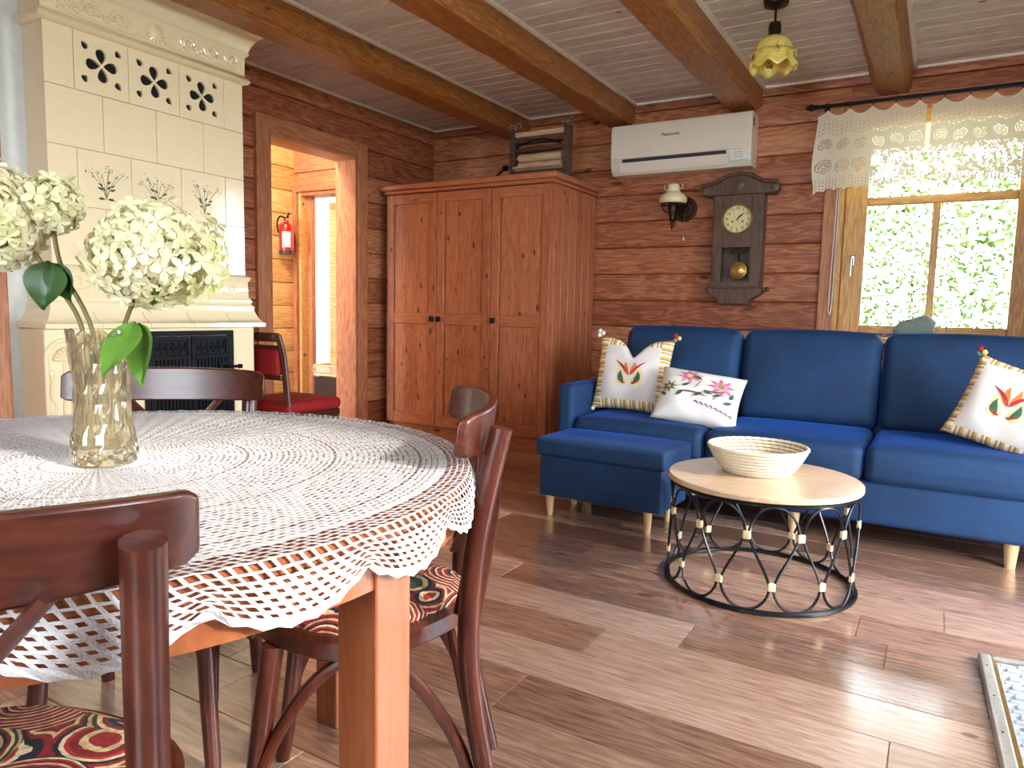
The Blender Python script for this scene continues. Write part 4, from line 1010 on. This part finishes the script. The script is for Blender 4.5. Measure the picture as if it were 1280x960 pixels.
mbu = MB(); mbu.tf = Matrix.Rotation(da / 2, 4, 'Z'); mbu.rbox((CR - .004, 0, zu), (.014, .026, .030), .005, 2)
mbl = MB(); mbl.tf = Matrix.Rotation(da, 4, 'Z'); mbl.rbox((CR - .004, 0, zl), (.014, .026, .030), .005, 2)
u0 = obj('clip', mbu, 'rope', ct); l0 = obj('clip', mbl, 'rope', ct)
for k in range(N):
    r_ = (0, 0, k * da + .330)
    for o in (w0, u0, l0):
        if k == 0: o.rotation_euler = r_
        else: clone(o, ct, rot=r_)
# ------------------------------------------------------------------ woven bowl
bw = thing('woven_bowl', 'round coiled seagrass bowl on the coffee table', 'bowl', (-.565, 2.815, CH))
prof = []; nc = 10
pts = [(0.02, .007), (.11, .007)] + [(.118 + .062 * t ** .8, .012 + .085 * t) for t in [i / 8 for i in range(9)]]
mb = MB()
cur = smoothline([(p[0], 0, p[1]) for p in pts], 4)
for t in range(8):
    r = .122 + .058 * (t / 7) ** .75; z = .010 + .088 * t / 7; rad = .0060
    n = 72
    mb.tube([((r + .0012 * math.sin(i * PI)) * math.cos(2*PI*(i + t * .5)/n), r * math.sin(2*PI*(i + t * .5)/n), z) for i in range(n)], [rad * (1 + .28 * (i % 2)) for i in range(n)], 8, closed=True)
obj('coils', mb, 'straw', bw)
obj('coil_gap_shade', MB().lathe([(.120 + .058 * (t / 7) ** .75, .010 + .088 * t / 7) for t in range(8)], 48, cap=False), 'coil_gap_shade', bw, thick=.003)  # liner added behind the coils, its darker colour stands for shade in the gaps
mb = MB()
for t in range(8): 
    r = .118 - .0135 * t; n = 60
    mb.tube([(r * math.cos(2*PI*i/n), r * math.sin(2*PI*i/n), .008) for i in range(n)], [.0075 * (1 + .12 * (i % 2)) for i in range(n)], 6, closed=True)
mb.lathe([(0, .003), (.02, .003), (.02, .013), (0, .013)], 16)
obj('bottom_coils', mb, 'straw', bw)

# ------------------------------------------------------------------ dining table
TC = (-1.168, .652); TR = .604; TZ = .735
tb = thing('dining_table', 'round reddish dining table under the crocheted cloth', 'table', (TC[0], TC[1], 0))
obj('tabletop', MB().lathe([(0, TZ - .024), (TR - .006, TZ - .024), (TR, TZ - .018), (TR, TZ - .005), (TR - .005, TZ), (0, TZ)], 96), 'tableh', tb)
obj('apron', MB().lathe([(TR - .030, TZ - .024), (TR - .010, TZ - .024), (TR - .010, .655), (TR - .030, .655), (TR - .030, TZ - .024)], 96, cap=False), 'tableh', tb)
for k in range(4):
    a = k * PI / 2 + math.radians(3); obj('leg', MB().box((0, 0, .345), (.066, .066, .69)), 'table', tb, .003, loc=((TR - .037) * math.cos(a), (TR - .037) * math.sin(a), 0))

# ------------------------------------------------------------------ crocheted tablecloth
NU = 248; tops = 60; drop = 8
random.seed(2)
def scal(th): return abs(math.sin(th * 10 + .55)) ** .8
def cloth_P(i, j):
    th = 2 * PI * (i + .5 * j) / NU
    if j <= tops:
        r = .02 + (TR + .002 - .02) * j / tops
        return (r * math.cos(th), r * math.sin(th), .0035 + .0010 * math.sin(i * 2.1 + j))
    k = (j - tops) / drop
    L = (.036 + .034 * scal(th)) * k + (.004 * (i % 2) if j == tops + drop else 0)
    r = TR + .004 + .006 * math.sin(PI * min(1, k * .9)) + .008 * k * scal(th) + .0012 * math.sin(i * 3.1 + j * 1.7)
    return (r * math.cos(th), r * math.sin(th), .0035 - .004 * min(1, k * 6) - L)
def cloth_hole(i, j):
    if j < 3: return 0
    th = (i + .5 * j) / NU
    if j <= 52:
        seg = (th * 12) % 1.0
        q = math.hypot((seg - .5) * 2, ((j - 6) % 15 - 7.5) / 7.5)
        if j % 15 == 6: return (.7, .5)
        if abs(q - .85) < .1: return (.3, .2)
        if q < .75: return (.62, .40) if int(q * 8) % 2 else (.45, .18)
        return (.66, .34) if (i + j) % 2 else (.42, .22)
    if j < 55: return (.55, .25)
    if j == 55: return 0
    k = j - tops; fan = scal(2 * PI * th)
    if k < 2: return (.74, .70) if (i + j) % 3 else (.60, .76)
    if k >= drop - 1: return 0
    return (.48, .46) if fan > .62 else (.68, .60)
cl = obj('tablecloth', lace(MB(), cloth_P, NU, tops + drop, cloth_hole, closed=True).lathe([(0, .0036), (.0205, .0036)], NU, cap=False), 'lace', smooth=0, loc=(TC[0], TC[1], TZ))
tag(cl, 'round white crocheted tablecloth with scalloped openwork edge', 'tablecloth')

# ------------------------------------------------------------------ bentwood chairs
def make_chair(label, group):
    t = thing('bentwood_chair', label, 'chair', group=group)
    # front is +y, back posts at -y
    obj('seat_frame', MB().lathe([(.165, .420), (.205, .418), (.212, .424), (.212, .452), (.204, .458), (.165, .456), (.165, .420)], 56, cap=False, fn=lambda r, z, a, i: (r * (1 + .04 * math.cos(4 * a)), z)), 'chairh', t)
    obj('seat_pad', MB().lathe([(0, .430), (.18, .430), (.192, .448), (.190, .466), (.17, .478), (.10, .485), (0, .487)], 56, fn=lambda r, z, a, i: (r * (1 + .04 * math.cos(4 * a)), z)), 'tapestry', t)
    for s_ in (-1, 1):
        obj('front_leg', MB().tube(smoothline([(s_ * .150, .135, .422), (s_ * .158, .150, .30), (s_ * .170, .172, .12), (s_ * .180, .190, .0)], 4), [.0195, .0195, .019, .019, .019, .0185, .018, .018, .0175, .017, .0165, .016, .0155], 12), 'chair', t)
        obj('back_post', MB().tube(smoothline([(s_ * .190, -.275, .0), (s_ * .190, -.238, .16), (s_ * .188, -.205, .34), (s_ * .186, -.198, .46), (s_ * .186, -.210, .62), (s_ * .188, -.248, .805)], 5), [.016 + .003 * min(1, i / 12) for i in range(26)], 12), 'chair', t)
    # bent top rail, board section
    mb = MB(); n = 24; vs = []
    for i in range(n + 1):
        u = -1 + 2 * i / n; x = .234 * math.sin(u * 1.12) / math.sin(1.12); y0 = -.268 + .062 * u * u
        zt_ = .838 - .008 * u * u; zb_ = .755 + .006 * u * u
        if abs(u) > .93: zt_ -= .008; zb_ += .008
        for (dy, z) in ((0, zb_), (0, zt_), (.018, zt_), (.018, zb_)): vs.append((x, y0 + dy + (.806 - z) * .16 + .018, z))
    fs = [(i*4+q, i*4+(q+1) % 4, (i+1)*4+(q+1) % 4, (i+1)*4+q) for i in range(n) for q in range(4)] + [(3, 2, 1, 0), tuple(n*4+q for q in range(4))]
    obj('top_rail', mb.add(vs, fs), 'chairh', t, .004)
    # crossed back slats
    for s_ in (-1, 1):
        pts = [(s_ * -.172, -.196, .475), (s_ * -.09, -.222, .565), (0, -.236 - s_ * .006, .645), (s_ * .07, -.240, .71), (s_ * .12, -.236, .765)]
        obj('cross_slat', MB().tube(smoothline(pts, 5), .024, 8, flat=(1.1, .30)), 'chair', t)
    # arched braces under the seat
    for s_ in (-1, 1):
        obj('arch_brace', MB().tube(smoothline([(s_ * .176, .168, .16), (s_ * .172, .13, .26), (s_ * .168, .06, .365), (s_ * .165, -.02, .405), (s_ * .170, -.10, .365), (s_ * .178, -.18, .25), (s_ * .184, -.222, .12)], 5), .0115, 10), 'chair', t)
    obj('arch_brace', MB().tube(smoothline([(-.168, .166, .18), (-.14, .155, .31), (-.07, .145, .39), (0, .142, .405), (.07, .145, .39), (.14, .155, .31), (.168, .166, .18)], 5), .0115, 10), 'chair', t)
    obj('arch_brace', MB().tube(smoothline([(-.182, -.236, .14), (-.15, -.2, .30), (-.07, -.175, .395), (0, -.17, .408), (.07, -.175, .395), (.15, -.2, .30), (.182, -.236, .14)], 5), .0115, 10), 'chair', t)
    return t
def place(t, cx, cy, fx, fy_): t.location = (cx, cy, 0); t.rotation_euler = (0, 0, math.atan2(-fx, fy_))
grp = 'bentwood chairs round the dining table'
c_near = make_chair('dark bentwood chair with tapestry seat on the table side opposite the stove', grp)
place(c_near, -.862, .318, -.84, .54)
c_right = copy_tree(c_near); c_right['label'] = 'dark bentwood chair with tapestry seat on the wardrobe side of the table'
place(c_right, -.926, 1.012, -.80, -.60)
c_far = copy_tree(c_near); c_far['label'] = 'dark bentwood chair across the table with its back to the stove'
place(c_far, -1.515, .945, .65, -.76)

# ------------------------------------------------------------------ crystal vase with hydrangeas
VX, VY = -1.155, .655; VZ = TZ + .0045
vs_ = thing('crystal_vase', 'smoky cut crystal vase on the crocheted tablecloth', 'vase', (VX, VY, VZ))
def vr(z):
    pts_ = [(0, .049), (.018, .0495), (.04, .0455), (.075, .041), (.11, .0395), (.15, .0415), (.185, .0455), (.212, .049)]
    for (z0, r0), (z1, r1) in zip(pts_, pts_[1:]):
        if z <= z1: return r0 + (r1 - r0) * (z - z0) / (z1 - z0)
    return pts_[-1][1]
nr_ = 13; outer = [(0, 0), (.044, 0)] + [(vr(.004 + .208 * i / nr_), .004 + .208 * i / nr_) for i in range(nr_ + 1)]
inner = [(.0445, .212), (.041, .185), (.037, .15), (.035, .11), (.0365, .075), (.039, .045), (.036, .028), (0, .026)]
def cut(r, z, a, i):
    if i < 2: return (r, z)
    if i < len(outer):
        k = i - 2; return (r * (1 + (.05 if 0 < k < nr_ else .0) * math.cos(8 * a + (PI if (k // 2) % 2 else 0))), z + (.005 * math.cos(12 * a) if k == nr_ else 0))
    return (r, z + (.005 * math.cos(12 * a) if i == len(outer) else 0))
obj('glass_body', MB().lathe(outer + inner, 48, fn=cut, cap=False), 'crystal', vs_, smooth=0)
def floret(mb, c, nrm, s):
    nrm = nrm.normalized(); u = nrm.orthogonal().normalized(); ro = random.uniform(0, 6.3); u = Matrix.Rotation(ro, 3, nrm) @ u; v = nrm.cross(u)
    for k in range(4):
        a = k * PI / 2; d = u * math.cos(a) + v * math.sin(a); e = nrm.cross(d)
        w = s * .62; pts = [c, c + d * s * .45 + e * w * .55 + nrm * s * .16, c + d * s * .95 + e * w * .45 + nrm * s * .22, c + d * s * 1.12 + nrm * s * .10, c + d * s * .95 - e * w * .45 + nrm * s * .22, c + d * s * .45 - e * w * .55 + nrm * s * .16]
        mb.add(pts, [(0, 1, 2, 3), (0, 3, 4, 5)])
def big_leaf(base, tip, width, up, droop=.2, n=8):
    base, tip = Vector(base), Vector(tip); ax = tip - base; L_ = ax.length; ax.normalize(); side = ax.cross(Vector(up)).normalized(); nr = side.cross(ax)
    def f(a, b):
        w = width * math.sin(PI * (b ** .75)) * (1 if b < 1 else 0); s_ = 2 * a - 1
        return base + ax * L_ * b + side * w * s_ + nr * (.25 * width * abs(s_) - droop * L_ * b * b * .4 + .03 * width * math.sin(9 * b) * s_)
    return MB().surf(f, 6, n)
def hydrangea(label, head, rx, rz, stem, seed, nfl, leaves):
    random.seed(seed); t = thing('hydrangea', label, 'flower', (VX, VY, VZ + .03), group='hydrangeas in the crystal vase')
    O = Vector((VX, VY, VZ + .03)); H = Vector(head) - O
    obj('stem', MB().tube(smoothline([Vector(p) - O for p in stem], 6), .0035, 8), 'stem', t)
    mb = MB()
    for k in range(nfl):
        z = 1 - 2 * (k + .5) / nfl; r = math.sqrt(1 - z * z); a = k * 2.39996
        d = Vector((r * math.cos(a), r * math.sin(a), z)); q = random.uniform(.82, 1.08)
        lump = 1 + .16 * math.sin(3 * math.atan2(d.y, d.x) + seed) * math.cos(3 * z + seed) + (.20 * max(0, d.x * .86 + d.y * .5) ** 3 if seed == 1 else 0)
        floret(mb, H + Vector((d.x * rx * q * lump, d.y * rx * q * lump, d.z * rz * q * lump)), d + Vector((random.uniform(-.4, .4), random.uniform(-.4, .4), random.uniform(-.3, .3))), random.uniform(.013, .020))
    obj('flower_head', mb, 'petal', t, smooth=0, kind='stuff')
    mb = MB()
    for k in range(14):
        a = k * 2.4; mb.tube([H + Vector((0, 0, -rz * 1.05)), H + Vector((math.cos(a) * rx * .75, math.sin(a) * rx * .75, random.uniform(-.4, .5) * rz))], .0014, 5)
    obj('flower_stalks', mb, 'leafl', t)
    for (b, e, w, up, m_) in leaves: obj('leaf', big_leaf(Vector(b) - O, Vector(e) - O, w, up), m_, t)
    return t
hydrangea('large cream green hydrangea head standing above the vase', (-1.085, .705, 1.075), .090, .078, [(VX + .01, VY + .01, VZ + .05), (VX + .02, VY + .025, .95), (-1.10, .695, 1.03)], 1, 260,
          [((-1.115, .69, .965), (-1.058, .60, .895), .026, (.5, -.6, .5), 'leafl'), ((-1.115, .70, .965), (-1.06, .66, .872), .026, (.3, -.8, .1), 'leafl')])
hydrangea('pale cream hydrangea head leaning out over the dark leaf', (-1.300, .575, 1.130), .074, .072, [(VX - .02, VY - .01, VZ + .05), (VX - .03, VY - .01, .95), (-1.225, .625, 1.03), (-1.265, .60, 1.10)], 2, 220,
          [((-1.228, .622, 1.062), (-1.225, .605, .985), .034, (.6, -.8, .2), 'leaf'), ((-1.226, .622, 1.06), (-1.20, .635, 1.0), .022, (.6, -.8, .2), 'leaf')])
hydrangea('small cream hydrangea head behind the pale one', (-1.245, .635, 1.155), .040, .040, [(VX - .01, VY + .01, VZ + .05), (VX - .02, VY, .95), (-1.22, .635, 1.05), (-1.243, .635, 1.12)], 3, 80, [])

# ------------------------------------------------------------------ red dining chair by the doorway
rc = thing('upholstered_chair', 'dark wooden chair with red padded seat and back beside the stove', 'chair', (-3.285, 2.985, 0))
obj('seat', MB().rbox((0, 0, .425), (.42, .42, .07), .03, 4, 6, lambda p: (p.x, p.y, p.z + (.018 * (1 - (p.x / .21) ** 2) * (1 - (p.y / .21) ** 2) if p.z > 0 else 0))), 'redvelvet', rc)
obj('seat_rail', MB().bx(-.20, .20, -.20, .20, .35, .392), 'chair', rc, .006)
for s_ in (-1, 1):
    obj('back_post', MB().tube(smoothline([(s_ * .185, -.20, 0), (s_ * .185, -.19, .38), (s_ * .186, -.205, .55), (s_ * .187, -.225, .72), (s_ * .180, -.255, .84)], 5), .019, 10, flat=(.8, 1.1)), 'chair', rc)
    obj('front_leg', MB().tube([(s_ * .18, .18, .36), (s_ * .18, .18, 0)], [.02, .014], 10), 'chair', rc)
obj('top_rail', MB().rbox((0, -.25, .825), (.36, .028, .05), .012, 3, 4), 'chairh', rc)
obj('back_pad', MB().rbox((0, -.228, .685), (.335, .045, .15), .018, 4, 4), 'redvelvet', rc)
obj('back_rail', MB().bx(-.175, .175, -.235, -.210, .585, .61).bx(-.175, .175, -.245, -.220, .76, .78), 'chairh', rc, .004)

# ------------------------------------------------------------------ fire extinguisher
fe = thing('fire_extinguisher', 'small red fire extinguisher hanging on the sunlit hall wall', 'fire extinguisher', (-4.90, 4.415, 1.44))
obj('cylinder', MB().lathe([(0, 0), (.055, 0), (.06, .012), (.06, .22), (.052, .25), (.028, .27), (.022, .275), (.022, .29), (0, .29)], 28), 'red', fe)
obj('label', MB().add([(.0606 * math.cos(a), .0606 * math.sin(a), z) for z in (.06, .19) for a in [-1.35 + .12 * i for i in range(11)]], [(i, i+1, 12+i, 11+i) for i in range(10)]), 'whitelabel', fe)
obj('base_band', MB().lathe([(.0605, .0), (.061, .004), (.061, .03), (.0605, .034)], 28, cap=False), 'dkgrey', fe)
hv = obj('valve', MB().lathe([(0, .285), (.02, .285), (.02, .31), (.012, .32), (0, .32)], 14).tube([(0, 0, .31), (.06, -.02, .345)], .007, 8).tube([(0, 0, .30), (.05, -.02, .315)], .006, 8), 'black', fe)
obj('gauge', MB().lathe([(0, -.006), (.014, -.006), (.014, .006), (0, .006)], 14, (.022, -.012, .30), 'x'), 'chrome', hv)
obj('hose', MB().tube(smoothline([(0, .0, .305), (-.02, -.05, .32), (-.03, -.075, .26), (-.02, -.07, .18)], 5), .007, 8), 'black', hv)
obj('bracket', MB().bx(-.08, -.055, -.02, .02, .10, .24), 'chrome', fe)

# ------------------------------------------------------------------ dark wicker hamper in the far room
hm = thing('wicker_hamper', 'dark wicker hamper with white braided rim beyond the hall', 'basket', (-4.36, 4.45, 0))
mb = MB()
for k in range(22): 
    z = .02 + .018 * k; w = .15; mb.tube([(sx * w, sy * .09, z) for sx, sy in ((-1, -1), (1, -1), (1, 1), (-1, 1))], .011, 6, closed=True)
mb.bx(-.14, .14, -.08, .08, .005, .40)
obj('body', mb, 'basketdark', hm)
mb = MB()
for k in range(12):
    for sy in (-1, 1): mb.tube([(-.155 + .028 * k + .017 * math.cos(a), sy * .10, .47 + .022 * math.sin(a)) for a in [i * PI / 6 for i in range(12)]], .0045, 6, closed=True)
mb.tube([(sx * .155, sy * .095, .43) for sx, sy in ((-1, -1), (1, -1), (1, 1), (-1, 1))], .012, 6, closed=True).tube([(sx * .155, sy * .095, .505) for sx, sy in ((-1, -1), (1, -1), (1, 1), (-1, 1))], .010, 6, closed=True)
obj('rim', mb, 'rope', hm)

# ------------------------------------------------------------------ metal hearth tray on the floor
tr_ = thing('metal_floor_tray', 'silver framed tin tray with brick relief lying on the floor', 'tray', (.165, 2.475, 0), math.radians(2))
tw, tl = .62, .95
obj('sheet', MB().bx(.02, tw - .02, -tl + .02, -.02, 0, .006), 'tin', tr_)
for nm, b in (('side', (0, .034, -tl, 0)), ('side', (tw - .034, tw, -tl, 0)), ('end', (.034, tw - .034, -.016, 0)), ('end', (.034, tw - .034, -tl, -tl + .016))):
    o = obj('frame_bar', MB().rbox(((b[0] + b[1]) / 2, (b[2] + b[3]) / 2, .011), (b[1] - b[0], b[3] - b[2], .022), .009, 3, 3), 'silver', tr_)
    if nm == 'side':
        for k in range(5): obj('screw', MB().lathe([(0, .0015), (.003, .001), (.003, 0)], 8, ((b[0] + b[1]) / 2, -.09 - k * .19, .022)), 'dkgrey', o)
obj('gilt_edge', MB().bx(.036, .046, -tl + .02, -.02, .004, .010), 'brass', tr_)
random.seed(9)
bm0 = MB().rbox((0, 0, .009), (.030, .022, .010), .003, 2, 1); bm1 = MB().rbox((0, 0, .008), (.036, .012, .008), .003, 2, 1)
b0 = b1 = None
for k in range(32):
    yy = -.035 - k * .028
    for c in range(2):
        x = .072 + c * .040 + (.010 if k % 2 else 0); kind_ = (k + c) % 2
        if kind_:
            if b0 is None: b0 = obj('relief_block', bm0, 'tin', tr_, loc=(x, yy, 0))
            else: clone(b0, tr_, loc=(x, yy, 0))
        else:
            if b1 is None: b1 = obj('relief_bar', bm1, 'tin', tr_, loc=(x, yy, 0))
            else: clone(b1, tr_, loc=(x, yy, 0))
obj('inner_plate', MB().bx(.16, tw - .05, -tl + .03, -.03, .004, .012), 'silver', tr_, .004)
